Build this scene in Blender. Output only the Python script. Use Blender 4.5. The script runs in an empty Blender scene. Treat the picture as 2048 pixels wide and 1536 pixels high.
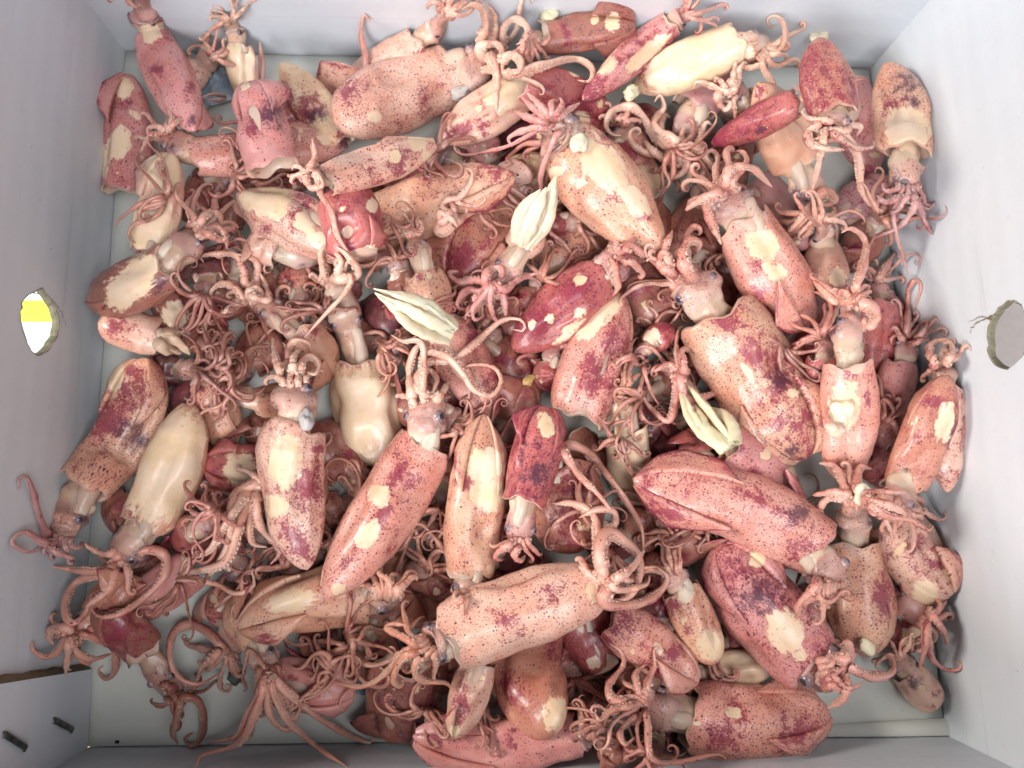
import bpy, bmesh, math, random
import numpy as np
from mathutils import Matrix, Vector

# ------------------------------------------------------------------ camera, light, exposure
scene = bpy.context.scene
F_PX = 1540.0
CAM = np.array([-0.018728, 0.11365808, 0.39778193])
EUL = (0.15983839, -0.03772911, -0.01274064)
cam_data = bpy.data.cameras.new("camera")
cam_data.sensor_width = 36.0
cam_data.lens = F_PX / 2048.0 * 36.0
cam_data.clip_start = 0.01
cam_data.clip_end = 50.0
cam = bpy.data.objects.new("camera", cam_data)
cam.location = CAM
cam.rotation_euler = EUL
scene.collection.objects.link(cam)
scene.camera = cam
cam_data.dof.use_dof = True
cam_data.dof.focus_distance = 0.335
cam_data.dof.aperture_fstop = 9.0

world = bpy.data.worlds.new("World")
scene.world = world
world.use_nodes = True
wbg = world.node_tree.nodes["Background"]
wbg.inputs[0].default_value = (0.80, 0.88, 1.0, 1)
wbg.inputs[1].default_value = 0.05

def area(name, loc, target, size, power, col):
    d = bpy.data.lights.new(name, 'AREA')
    d.shape = 'RECTANGLE'; d.size = size[0]; d.size_y = size[1]
    d.energy = power; d.color = col
    o = bpy.data.objects.new(name, d)
    o.location = loc
    o.rotation_euler = (Vector(target) - Vector(loc)).to_track_quat('-Z', 'Y').to_euler()
    scene.collection.objects.link(o)
    return o

area("window_light", (-0.45, -0.80, 1.08), (0, 0.22, 0.03), (0.70, 0.60), 24.5, (0.95, 0.975, 1.0))
area("overhead_fill", (0.38, -0.16, 1.30), (0, 0.21, 0.03), (0.7, 0.7), 11.0, (0.96, 0.98, 1.0))  # added fill from upper right, lifts the left wall
area("daylight_outside", (-0.75, 0.30, 0.55), (-0.33, 0.24, -0.01), (0.25, 0.25), 9.0, (1.0, 0.98, 0.9))

vs = scene.view_settings
vs.view_transform = 'Standard'
vs.look = 'None'
vs.exposure = -0.03
vs.gamma = 1.0
vs.use_curve_mapping = False
scene.render.engine = 'CYCLES'
cy = scene.cycles
cy.use_adaptive_sampling = True; cy.adaptive_threshold = 0.03
cy.max_bounces = 4; cy.diffuse_bounces = 2; cy.glossy_bounces = 2; cy.transmission_bounces = 3
cy.caustics_reflective = False; cy.caustics_refractive = False

# ------------------------------------------------------------------ pixel -> direction helpers
_R = np.array(cam.rotation_euler.to_matrix())

def rays(P):
    P = np.atleast_2d(np.asarray(P, float))
    d = np.stack([(P[:, 0] - 1024) / F_PX, -(P[:, 1] - 768) / F_PX, -np.ones(len(P))], 1)
    return d @ _R.T

def at(P, z):
    """point on the ray of a picture position that lies at height z"""
    d = rays(P)
    z = np.broadcast_to(np.asarray(z, float), (len(d),))
    k = (z - CAM[2]) / d[:, 2]
    return CAM + d * k[:, None]

def pix(V):
    c = (V - CAM) @ _R
    return np.stack([1024 + F_PX * c[:, 0] / -c[:, 2], 768 - F_PX * c[:, 1] / -c[:, 2]], 1)

def depth(V):
    return -((V - CAM) @ _R)[:, 2]

# ------------------------------------------------------------------ box footprint
BL, BR, FR, FL = at([(250, 100), (1742, 135), (1893, 1470), (177, 1495)], 0.0)
FLW = FL.copy()
_e = (FL - BL)[:2]; _e = _e / np.linalg.norm(_e)
FLW[:2] -= np.array([-_e[1], _e[0]]) * .0066        # the side wall proper; the corner tab lies on top of it
def _inward(a, b):
    e = (b - a)[:2]; e = e / np.linalg.norm(e)
    return a[:2], np.array([-e[1], e[0]])      # inward normal for a counter-clockwise footprint
WALLS = [_inward(FL, FR), _inward(FR, BR), _inward(BR, BL), _inward(BL, FLW)]

def wall_min_z(P, r):
    """lowest height at which each ray is inside all the walls by r"""
    d = rays(P)
    out = np.full(len(d), 0.0)
    for a, n in WALLS:
        # signed distance = (C + k d - a).n ; want >= r ; k = (z-Cz)/dz
        c0 = (CAM[:2] - a) @ n
        s = d[:, :2] @ n
        m = s < -1e-6
        k = np.where(m, (r - c0) / np.where(m, s, 1), 0)
        z = np.where(m, CAM[2] + k * d[:, 2], -1)
        out = np.maximum(out, z)
    return np.minimum(out, 0.16)

# ------------------------------------------------------------------ height field of the growing pile
GX0, GY0, GS = -0.30, -0.08, 0.0015
NX, NY = 400, 370
HF = np.zeros((NX, NY))

def hf_get(xy):
    i = np.clip(((xy[..., 0] - GX0) / GS).astype(int), 0, NX - 1)
    j = np.clip(((xy[..., 1] - GY0) / GS).astype(int), 0, NY - 1)
    return HF[i, j]

def hf_add(C, r):
    for (x, y, z), q in zip(C, r):
        n = int(q / GS) + 1
        i = int((x - GX0) / GS); j = int((y - GY0) / GS)
        i0, i1, j0, j1 = max(i - n, 0), min(i + n + 1, NX), max(j - n, 0), min(j + n + 1, NY)
        if i0 >= i1 or j0 >= j1: continue
        X = GX0 + (np.arange(i0, i1) + .5) * GS - x
        Y = GY0 + (np.arange(j0, j1) + .5) * GS - y
        q2 = q * q - X[:, None] ** 2 - Y[None, :] ** 2
        h = np.where(q2 > 0, z + .86 * np.sqrt(np.maximum(q2, 0)), -1)
        HF[i0:i1, j0:j1] = np.maximum(HF[i0:i1, j0:j1], h)

_offs = np.array([(0, 0)] + [(math.cos(a) * q, math.sin(a) * q) for q in (.45, .8) for a in np.arange(8) * math.pi / 4])

def rest_z(P, z, r, soft=.82):
    """height at which balls of radius r, seen at picture positions P, rest on the pile"""
    xy = at(P, z)[:, :2]
    pts = xy[:, None, :] + _offs[None] * np.asarray(r)[:, None, None]
    h = hf_get(pts) + np.sqrt(1 - (_offs ** 2).sum(1))[None] * np.asarray(r)[:, None] * soft
    h = np.sort(h, 1)
    zz = h[:, -3]                      # soft bodies: ignore the two sharpest contacts
    return np.maximum(zz, wall_min_z(P, np.asarray(r) * .9))

_levels = np.arange(.125, -.0005, -.0015)
def march_z(P, rpx, soft=.82):
    """first height, coming down each ray from the camera, at which a ball of picture radius rpx touches the pile"""
    P = np.asarray(P, float); rpx = np.asarray(rpx, float)
    m = len(P); z = np.zeros(m); done = np.zeros(m, bool)
    d = rays(P)
    for zl in _levels:
        if done.all(): break
        X = CAM + d * ((zl - CAM[2]) / d[:, 2])[:, None]
        r = rpx * depth(X) / F_PX
        pts = X[:, None, :2] + _offs[None] * r[:, None, None]
        h = hf_get(pts) + np.sqrt(1 - (_offs ** 2).sum(1))[None] * r[:, None] * soft
        h = np.sort(h, 1)[:, -3]
        hit = (~done) & (h >= zl)
        z[hit] = np.minimum(h[hit], zl + .0015); done |= hit
    r = rpx * depth(at(P, z)) / F_PX
    z = np.maximum(z, r * soft * .95)
    return np.maximum(z, wall_min_z(P, r * .9))

# ------------------------------------------------------------------ numpy helpers
def bez(pts, t):
    pts = np.asarray(pts, float); t = np.asarray(t)[:, None]
    if len(pts) == 2: return pts[0] * (1 - t) + pts[1] * t
    a, m, b = pts
    c = 2 * m - .5 * (a + b)
    return a * (1 - t) ** 2 + 2 * c * t * (1 - t) + b * t ** 2

def spline(pts, n):
    """Catmull-Rom through pts, n samples evenly spaced along it"""
    p = np.asarray(pts, float)
    if len(p) == 2:
        p = np.stack([p[0], p.mean(0), p[1]])
    q = np.vstack([2 * p[0] - p[1], p, 2 * p[-1] - p[-2]])
    out = []
    for i in range(1, len(q) - 2):
        t = np.linspace(0, 1, 12, endpoint=False)[:, None]
        a, b, c, d = q[i - 1], q[i], q[i + 1], q[i + 2]
        out.append(.5 * (2 * b + (c - a) * t + (2 * a - 5 * b + 4 * c - d) * t ** 2 + (3 * b - a - 3 * c + d) * t ** 3))
    out.append(p[-1:])
    o = np.vstack(out)
    s = np.r_[0, np.cumsum(np.linalg.norm(np.diff(o, axis=0), axis=1))]
    u = np.linspace(0, s[-1], n)
    return np.stack([np.interp(u, s, o[:, k]) for k in range(o.shape[1])], 1)

def nrm(v):
    return v / np.maximum(np.linalg.norm(v, axis=-1, keepdims=True), 1e-9)

def wob(P, freq, seed, n=7):
    g = np.random.default_rng(int(seed))
    o = np.zeros(len(P))
    for k in range(n):
        d = g.normal(size=3); d /= np.linalg.norm(d)
        o += np.sin(P @ d * freq * g.uniform(.6, 1.7) + g.uniform(0, 6.28))
    return o / math.sqrt(n * .5) * .5

def smooth(a, n=2):
    for _ in range(n):
        b = np.r_[a[:1], a, a[-1:]]
        a = (b[:-2] + 2 * b[1:-1] + b[2:]) / 4
    return a

class MB:
    def __init__(s):
        s.v, s.f, s.rest, s.tint, s.paint, s.n = [], [], [], [], [], 0
    def add(s, V, Fq, rest, tint, paint):
        V = np.asarray(V, float); m = len(V)
        s.v.append(V); s.f.append(np.asarray(Fq, int) + s.n); s.rest.append(rest)
        s.tint.append(np.broadcast_to(np.asarray(tint, float), (m, 3)))
        s.paint.append(np.broadcast_to(np.asarray(paint, float), (m, 4)))
        s.n += m
    def build(s, name, mat, origin, parent=None):
        V = np.vstack(s.v) - origin
        Fq = np.vstack(s.f)
        me = bpy.data.meshes.new(name)
        me.from_pydata(V.tolist(), [], Fq.tolist())
        me.polygons.foreach_set("use_smooth", np.ones(len(me.polygons), bool))
        a = me.attributes.new("rest", 'FLOAT_VECTOR', 'POINT'); a.data.foreach_set("vector", np.vstack(s.rest).astype(np.float32).ravel())
        t = np.vstack(s.tint); t = np.c_[t, np.ones(len(t))]
        a = me.attributes.new("tint", 'FLOAT_COLOR', 'POINT'); a.data.foreach_set("color", t.astype(np.float32).ravel())
        a = me.attributes.new("paint", 'FLOAT_COLOR', 'POINT'); a.data.foreach_set("color", np.vstack(s.paint).astype(np.float32).ravel())
        me.materials.append(mat); me.update()
        o = bpy.data.objects.new(name, me)
        scene.collection.objects.link(o)
        if parent: o.parent = parent
        return o

def grid_faces(nr, ns, closed=True):
    i = np.arange(nr - 1)[:, None]; j = np.arange(ns if closed else ns - 1)[None, :]
    k = (j + 1) % ns
    return np.stack([i * ns + j + 0 * k, i * ns + k, (i + 1) * ns + k, (i + 1) * ns + j + 0 * k], -1).reshape(-1, 4)

def frames(C, ref=None):
    """tangent, side, up for a spine"""
    T = nrm(np.gradient(C, axis=0))
    up0 = np.array([0, 0, 1.0]) if ref is None else ref
    S = np.cross(T, np.broadcast_to(up0, T.shape))
    for i in range(len(S)):
        if np.linalg.norm(S[i]) < .15:
            S[i] = S[i - 1] if i else np.array([1.0, 0, 0])
    S = nrm(S); S = nrm(S - (S * T).sum(1, keepdims=True) * T)
    U = np.cross(S, T)
    return T, S, U

# ------------------------------------------------------------------ node helpers
def new_mat(name):
    m = bpy.data.materials.new(name); m.use_nodes = True
    nt = m.node_tree
    return m, nt, nt.nodes["Principled BSDF"]

class NT:
    def __init__(s, nt): s.nt = nt
    def node(s, t, **kw):
        n = s.nt.nodes.new(t)
        for k, v in kw.items(): setattr(n, k, v)
        return n
    def link(s, a, b): s.nt.links.new(a, b)
    def val(s, inp, x):
        if hasattr(x, 'links'): s.link(x, inp)
        else: inp.default_value = x
    def math(s, op, a, b=0.0, clamp=False):
        n = s.node('ShaderNodeMath', operation=op, use_clamp=clamp)
        s.val(n.inputs[0], a); s.val(n.inputs[1], b)
        return n.outputs[0]
    def step(s, x, lo, hi, a=0.0, b=1.0):
        n = s.node('ShaderNodeMapRange', interpolation_type='SMOOTHSTEP')
        s.val(n.inputs[0], x)
        n.inputs[1].default_value = lo; n.inputs[2].default_value = hi; n.inputs[3].default_value = a; n.inputs[4].default_value = b
        return n.outputs[0]
    def mix(s, f, a, b, mode='MIX'):
        n = s.node('ShaderNodeMix', data_type='RGBA', blend_type=mode)
        s.val(n.inputs[0], f); s.val(n.inputs[6], a); s.val(n.inputs[7], b)
        return n.outputs[2]
    def noise(s, vec, scale, detail=3.0, rough=.55):
        n = s.node('ShaderNodeTexNoise'); n.inputs['Scale'].default_value = scale
        n.inputs['Detail'].default_value = detail; n.inputs['Roughness'].default_value = rough
        if vec is not None: s.link(vec, n.inputs['Vector'])
        return n.outputs[0]
    def voro(s, vec, scale, rnd=1.0):
        n = s.node('ShaderNodeTexVoronoi'); n.inputs['Scale'].default_value = scale
        n.inputs['Randomness'].default_value = rnd
        s.link(vec, n.inputs['Vector'])
        return n
    def bump(s, h, strength, dist, normal=None):
        n = s.node('ShaderNodeBump'); n.inputs['Strength'].default_value = strength; n.inputs['Distance'].default_value = dist
        s.link(h, n.inputs['Height'])
        if normal is not None: s.link(normal, n.inputs['Normal'])
        return n.outputs[0]

# ------------------------------------------------------------------ squid skin
def make_skin():
    m, nt, b = new_mat("squid_skin"); N = NT(nt)
    rest = N.node('ShaderNodeAttribute', attribute_name='rest').outputs['Vector']
    tint = N.node('ShaderNodeAttribute', attribute_name='tint').outputs['Color']
    pa = N.node('ShaderNodeAttribute', attribute_name='paint')
    sp = N.node('ShaderNodeSeparateColor'); N.link(pa.outputs['Color'], sp.inputs[0])
    bare, red, dark = sp.outputs[0], sp.outputs[1], sp.outputs[2]
    spots = pa.outputs['Alpha']
    n_big = N.noise(rest, 62, 2); n_mid = N.noise(rest, 230, 3, .62); n_fine = N.noise(rest, 950, 2)
    mid = N.math('SUBTRACT', n_mid, .5); fine = N.math('SUBTRACT', n_fine, .5); big = N.math('SUBTRACT', n_big, .5)
    # mottled flesh: warmer and paler drifts
    base = N.mix(N.step(n_big, .36, .66, 0, .42), tint, (.82, .42, .32, 1), 'MULTIPLY')
    base = N.mix(N.step(n_mid, .50, .74, 0, .28), base, (.78, .50, .38, 1))
    # crimson bruising, breaking up into grains
    rr = N.math('ADD', red, N.math('ADD', N.math('MULTIPLY', mid, 1.7), N.math('ADD', N.math('MULTIPLY', fine, 1.2), N.math('MULTIPLY', big, 1.0))))
    rr = N.math('MULTIPLY', N.step(rr, .43, .90, 0, .88), N.step(red, .03, .2))
    base = N.mix(rr, base, (.26, .024, .057, 1))
    # purple stain
    dd = N.math('ADD', dark, N.math('ADD', N.math('MULTIPLY', mid, 1.5), N.math('MULTIPLY', fine, .8)))
    dd = N.math('MULTIPLY', N.step(dd, .34, .95, 0, .88), N.step(dark, .03, .22))
    base = N.mix(dd, base, (.070, .026, .048, 1))
    # pigment spots, coarse and fine
    v1 = N.voro(rest, 620); v2 = N.voro(rest, 1250)
    dens = N.math('ADD', N.math('MULTIPLY', spots, 1.15), N.math('MULTIPLY', big, 1.1))
    def dots(v, lo, hi, k, add):
        s2 = N.node('ShaderNodeSeparateColor'); N.link(v.outputs['Color'], s2.inputs[0])
        size = N.math('ADD', N.math('MULTIPLY', s2.outputs[0], hi - lo), lo)
        msk = N.step(N.math('SUBTRACT', v.outputs['Distance'], size), -.09, .05, 1, 0)
        on = N.step(N.math('SUBTRACT', N.math('ADD', N.math('MULTIPLY', dens, k), add), s2.outputs[1]), -.02, .08)
        return N.math('MULTIPLY', msk, on)
    d1 = dots(v1, .13, .34, 1.1, 0.0)
    d2 = dots(v2, .18, .46, 1.0, N.math('MULTIPLY', red, .55))
    base = N.mix(N.math('MULTIPLY', d2, .74), base, (.31, .036, .080, 1))
    base = N.mix(N.math('MULTIPLY', d1, .90), base, (.10, .014, .034, 1))
    # skinned cream patches with ragged borders
    mp = N.node('ShaderNodeMapping'); N.link(rest, mp.inputs[0]); mp.inputs['Scale'].default_value = (1.0, .30, .30)
    wr = N.noise(mp.outputs[0], 420, 3, .6)
    mq = N.node('ShaderNodeMapping'); N.link(rest, mq.inputs[0]); mq.inputs['Scale'].default_value = (.28, 1.0, 1.0)
    st = N.noise(mq.outputs[0], 330, 3, .65)
    bb = N.math('ADD', bare, N.math('ADD', N.math('MULTIPLY', mid, .55), N.math('ADD', N.math('MULTIPLY', N.math('SUBTRACT', st, .5), .55), N.math('MULTIPLY', big, .35))))
    bb = N.math('MULTIPLY', bb, N.step(bare, .05, .3))
    rim = N.math('MULTIPLY', N.step(bb, .36, .47), N.step(bb, .47, .60, 1, 0))
    base = N.mix(N.math('MULTIPLY', rim, N.step(n_mid, .45, .65, .0, .5)), base, (.32, .045, .05, 1))
    cream = N.mix(N.step(n_big, .3, .7), (.80, .57, .36, 1), (.83, .62, .46, 1))
    cream = N.mix(N.step(st, .50, .75, 0, .40), cream, (.68, .40, .27, 1))
    cream = N.mix(N.math('MULTIPLY', d1, N.step(n_mid, .5, .6, 0, .5)), cream, (.35, .12, .08, 1))
    bm = N.step(bb, .45, .575)
    base = N.mix(bm, base, cream)
    N.link(base, b.inputs['Base Color'])
    N.link(N.step(n_mid, .3, .7, .32, .54), b.inputs['Roughness'])
    b.inputs['Specular IOR Level'].default_value = .42
    b.inputs['Subsurface Weight'].default_value = .22
    b.inputs['Subsurface Radius'].default_value = (1.0, .38, .24)
    b.inputs['Subsurface Scale'].default_value = .003
    b.inputs['Coat Weight'].default_value = .32
    b.inputs['Coat Roughness'].default_value = .20
    N.link(N.bump(wr, .30, .0010), b.inputs['Normal'])
    return m
SKIN = make_skin()

def make_flesh():
    m, nt, b = new_mat("pale_flesh"); N = NT(nt)
    rest = N.node('ShaderNodeAttribute', attribute_name='rest').outputs['Vector']
    tint = N.node('ShaderNodeAttribute', attribute_name='tint').outputs['Color']
    n1 = N.noise(rest, 160, 3); n2 = N.noise(rest, 700, 2)
    c = N.mix(N.step(n1, .35, .7, 0, .5), tint, (.90, .74, .58, 1), 'MULTIPLY')
    c = N.mix(N.step(n2, .60, .75, 0, .35), c, (.62, .40, .30, 1))
    N.link(c, b.inputs['Base Color']); b.inputs['Roughness'].default_value = .38
    b.inputs['Subsurface Weight'].default_value = .25; b.inputs['Subsurface Radius'].default_value = (1, .5, .3); b.inputs['Subsurface Scale'].default_value = .003
    N.link(N.bump(n2, .3, .0008), b.inputs['Normal'])
    return m
FLESH = make_flesh()

def make_eye_mat():
    m, nt, b = new_mat("squid_eye"); N = NT(nt)
    co = N.node('ShaderNodeTexCoord').outputs['Object']
    sx = N.node('ShaderNodeSeparateXYZ'); N.link(co, sx.inputs[0])
    z = N.math('ADD', sx.outputs[2], N.math('MULTIPLY', N.math('SUBTRACT', N.noise(co, 3.0, 3), .5), .22))
    c = N.mix(N.step(z, .0, .5), (.58, .38, .33, 1), (.30, .19, .21, 1))
    c = N.mix(N.step(z, .55, .72, 0, .8), c, (.19, .15, .17, 1))
    c = N.mix(N.step(z, .84, .92), c, (.035, .026, .034, 1))
    N.link(c, b.inputs['Base Color'])
    b.inputs['Roughness'].default_value = .24
    b.inputs['Coat Weight'].default_value = .3
    b.inputs['Coat Roughness'].default_value = .05
    return m
EYE = make_eye_mat()

def make_sphere_mesh(name, nr, ns, mat):
    th = np.linspace(0.0, math.pi, nr); ph = np.linspace(0, 2 * math.pi, ns, endpoint=False)
    th[0] = .02; th[-1] = math.pi - .02
    V = np.stack([np.sin(th)[:, None] * np.cos(ph), np.sin(th)[:, None] * np.sin(ph), np.cos(th)[:, None] + 0 * ph], -1).reshape(-1, 3)
    f = grid_faces(nr, ns).tolist() + [list(range(ns))[::-1], list(range((nr - 1) * ns, nr * ns))]
    me = bpy.data.meshes.new(name); me.from_pydata(V.tolist(), [], f)
    me.polygons.foreach_set("use_smooth", np.ones(len(me.polygons), bool)); me.materials.append(mat)
    return me
EYE_MESH = make_sphere_mesh("eye", 12, 16, EYE)

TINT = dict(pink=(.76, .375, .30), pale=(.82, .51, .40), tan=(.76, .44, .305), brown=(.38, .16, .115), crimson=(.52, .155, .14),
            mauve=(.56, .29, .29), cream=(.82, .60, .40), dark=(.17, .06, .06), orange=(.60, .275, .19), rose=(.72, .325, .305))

PU = np.array([0, .05, .2, .4, .6, .75, .87, .95, .985, 1])
PR = np.array([.82, .87, .97, 1, .93, .77, .54, .30, .15, .004])
PRB = np.array([.86, .90, .98, 1, .97, .88, .70, .45, .25, .004])   # blunt end

SQ = []
def squid(label, C, T, w, M=None, H=None, tint='pink', at_=None, roll=None, fins=3, fs=1.0, spots=.5, red=.25, dark=.0, bare=(), reds=(), darks=(),
          n=8, L=None, fan=50, curl=1.0, tr=(), ar=None, blunt=False, later=0, up=0.0, hw=1.0, flesh=None, lift=1.0, group=None, collar=1.0, eyes=2, hc=None):
    SQ.append(dict(locals()))

# ------------------------------------------------------------------ the carton
def make_card(name, col, warm, stain):
    m, nt, b = new_mat(name); N = NT(nt)
    co = N.node('ShaderNodeTexCoord').outputs['Object']
    n1 = N.noise(co, 9, 4); n2 = N.noise(co, 130, 4, .6); n3 = N.noise(co, 900, 2)
    c = N.mix(N.step(n1, .35, .7), col, warm)
    c = N.mix(N.step(n2, .60, .80, 0, stain), c, (.45, .40, .30, 1))
    v = N.voro(co, 60); 
    c = N.mix(N.step(v.outputs['Distance'], .02, .035, .55, 0), c, (.30, .29, .27, 1))
    mp = N.node('ShaderNodeMapping'); N.link(co, mp.inputs[0]); mp.inputs['Scale'].default_value = (5, 7, 260); mp.inputs['Rotation'].default_value = (.25, .2, 0)
    c = N.mix(N.step(N.noise(mp.outputs[0], 1.0, 2), .66, .74, 0, .22), c, (.42, .42, .44, 1))
    N.link(c, b.inputs['Base Color'])
    N.link(N.step(n2, .3, .7, .42, .62), b.inputs['Roughness'])
    b.inputs['Specular IOR Level'].default_value = .35
    w = N.node('ShaderNodeTexWave', wave_type='BANDS', bands_direction='Z')
    w.inputs['Scale'].default_value = 22; w.inputs['Distortion'].default_value = 1.2; w.inputs['Detail'].default_value = 2
    N.link(co, w.inputs['Vector'])
    h = N.math('ADD', N.math('MULTIPLY', w.outputs['Fac'], .25), N.math('ADD', N.math('MULTIPLY', n2, .5), N.math('MULTIPLY', n3, .12)))
    N.link(N.bump(h, .22, .0012), b.inputs['Normal'])
    return m
CARD = make_card("white_card", (.67, .70, .755, 1), (.72, .735, .77, 1), .14)
CARD_IN = make_card("white_card_base", (.66, .66, .61, 1), (.71, .70, .65, 1), .25)

def make_kraft():
    m, nt, b = new_mat("raw_board_edge"); N = NT(nt)
    co = N.node('ShaderNodeTexCoord').outputs['Object']
    n = N.noise(co, 400, 4)
    N.link(N.mix(N.step(n, .3, .7), (.19, .14, .075, 1), (.27, .21, .12, 1)), b.inputs['Base Color'])
    b.inputs['Roughness'].default_value = .85
    N.link(N.bump(n, .3, .0006), b.inputs['Normal'])
    return m
KRAFT = make_kraft()

def plain(name, col, rough=.5, metal=0.0, trans=0.0, bump=0.0, dk=.6):
    m, nt, b = new_mat(name); N = NT(nt)
    co = N.node('ShaderNodeTexCoord').outputs['Object']
    n = N.noise(co, 220, 4)
    dk = tuple(c * dk for c in col[:3]) + (1,)
    N.link(N.mix(N.step(n, .3, .75), col, dk), b.inputs['Base Color'])
    b.inputs['Roughness'].default_value = rough; b.inputs['Metallic'].default_value = metal
    b.inputs['Transmission Weight'].default_value = trans
    if bump: N.link(N.bump(n, bump, .001), b.inputs['Normal'])
    return m

def empty(name, loc, label, cat, group=None):
    o = bpy.data.objects.new(name, None)
    o.location = loc; o.empty_display_size = .01
    o["label"] = label; o["category"] = cat
    if group: o["group"] = group
    scene.collection.objects.link(o)
    return o

def mesh_obj(name, V, Fs, mats, parent=None, fmat=None, smooth_=False, origin=None):
    me = bpy.data.meshes.new(name)
    V = np.asarray(V, float)
    if origin is not None: V = V - np.asarray(origin)
    me.from_pydata(V.tolist(), [], [list(map(int, f)) for f in Fs])
    for m in mats: me.materials.append(m)
    if fmat is not None: me.polygons.foreach_set("material_index", np.asarray(fmat, np.int32))
    if smooth_: me.polygons.foreach_set("use_smooth", np.ones(len(me.polygons), bool))
    me.update()
    o = bpy.data.objects.new(name, me); scene.collection.objects.link(o)
    if parent: o.parent = parent
    if origin is not None and not parent: o.location = origin
    return o

def wall_hit(P, a, n):
    d = rays(P)
    k = ((a - CAM[:2]) @ n) / (d[:, :2] @ n)
    return CAM + d * k[:, None]

ctr = (BL + BR + FR + FL) / 4
box = empty("cardboard_box", (ctr[0], ctr[1], -0.005), "white cardboard carton holding the heap of squid", "box")
BO = np.array([ctr[0], ctr[1], -0.005])

def panel(name, A, B, z0, z1, thick, out, hole=None, z1b=None, nseg=14, bow=0.0, shear=0.0):
    """board from A to B (floor points), inner face through A-B, thickness outwards; optional hole outline in (s, z)"""
    A = np.asarray(A)[:2]; B = np.asarray(B)[:2]
    Ln = np.linalg.norm(B - A); e = (B - A) / Ln
    bm = bmesh.new()
    outer = [(Ln * i / nseg, z0) for i in range(nseg + 1)] + [(Ln * (nseg - i) / nseg, z1 if z1b is None else z1 + (z1b - z1) * (nseg - i) / nseg) for i in range(nseg + 1)]
    loops = [outer] + ([hole] if hole is not None else [])
    edges = []
    for lp in loops:
        vs_ = [bm.verts.new((s, 0, z)) for s, z in lp]
        edges += [bm.edges.new((vs_[i], vs_[(i + 1) % len(vs_)])) for i in range(len(vs_))]
    bmesh.ops.triangle_fill(bm, edges=edges, use_beauty=True, normal=(0, -1, 0))
    r = bmesh.ops.extrude_face_region(bm, geom=bm.faces[:])
    for v in r['geom']:
        if isinstance(v, bmesh.types.BMVert): v.co.y = thick
    bmesh.ops.recalc_face_normals(bm, faces=bm.faces[:])
    me = bpy.data.meshes.new(name)
    for f in bm.faces:
        f.material_index = 0 if abs(f.normal.y) > .9 else 1
    for v in bm.verts:
        s, y, z = v.co
        y += bow * math.sin(math.pi * min(max(s / Ln, 0), 1)) * (z / .125)
        if s < 1e-6: s = shear * z
        p = A + e * s + out * y
        v.co = (p[0] - BO[0], p[1] - BO[1], z - BO[2])
    bm.to_mesh(me); bm.free()
    me.materials.append(CARD); me.materials.append(KRAFT)
    o = bpy.data.objects.new(name, me); scene.collection.objects.link(o); o.parent = box
    return o

def wall_coords(P, A, B, n):
    A = np.asarray(A)[:2]; e = (np.asarray(B)[:2] - A); e = e / np.linalg.norm(e)
    X = wall_hit(P, A, n)
    return [((x[:2] - A) @ e, x[2]) for x in X], X

def ragged(pts, k, amp, seed):
    p = spline(list(pts) + [pts[0]], k + 1)[:-1]
    g = np.random.default_rng(seed)
    return p + g.normal(size=p.shape) * amp

HW = 0.15
nL = WALLS[3][1]; nR = WALLS[1][1]; nB = WALLS[2][1]; nF = WALLS[0][1]
# (holes are torn by hand)
hl_px = ragged([(82, 580), (101, 598), (114, 628), (116, 657), (103, 688), (82, 709), (66, 705), (54, 682), (44, 652), (43, 621), (52, 595)], 40, 1.0, 3)
hr_px = ragged([(2018, 603), (1995, 622), (1980, 649), (1977, 682), (1983, 717), (2008, 738), (2035, 724), (2053, 692), (2056, 650), (2042, 615)], 40, 1.2, 5)
E_ = at([(186, 1338)], 0.0)[0]
eL = nrm((FL - BL)[:2]); E_xy = FL[:2] + eL * ((E_ - FL)[:2] @ eL)
E3 = np.array([E_xy[0], E_xy[1], 0])
cl, Xl = wall_coords(hl_px, BL, FLW, nL)
cr, Xr = wall_coords(hr_px, FR, BR, nR)
Z0 = -.0055
panel("side_wall", BL, FLW, Z0, HW, .0030, -nL, hole=cl)
# the corner tab lies on the side wall and shows its raw edge
nT = np.array([eL[1], -eL[0]]); nT = nT if nT @ nL > 0 else -nT
(sh,), _x = wall_coords([(0, 1368)], E3, FL, nT)
panel("corner_tab", E3, FL, .0006, HW * .98, .0062, -nT, shear=sh[0] / sh[1])
E3o = E3
# crushed raw edge of the tab, sloping back to the side wall
def raw_edge():
    V = []
    for k in range(25):
        z = .0008 + k / 24 * (HW * .97)
        j = .0007 * math.sin(k * 2.1) + .0004 * math.sin(k * 5.3)
        b0 = E3[:2] + nrm((FL - E3)[:2]) * (sh[0] / sh[1] * z - .0002)
        b1 = b0 - nrm((FL - E3)[:2]) * (.0024 + j * .6) - nT * .0056
        b2 = (b0 + b1) / 2 + nT * .0010
        for b_ in (b0, b2, b1): V.append((b_[0] - BO[0], b_[1] - BO[1], z - BO[2]))
    mesh_obj("raw_edge", V, grid_faces(25, 3, False), [KRAFT], box, smooth_=True)
raw_edge()
panel("side_wall", FR, BR, Z0, HW, .0030, -nR, hole=cr)
panel("end_wall", BR, BL, Z0, HW, .0030, -nB)
panel("end_wall", FL, FR, Z0, HW, .0030, -nF)
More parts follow.
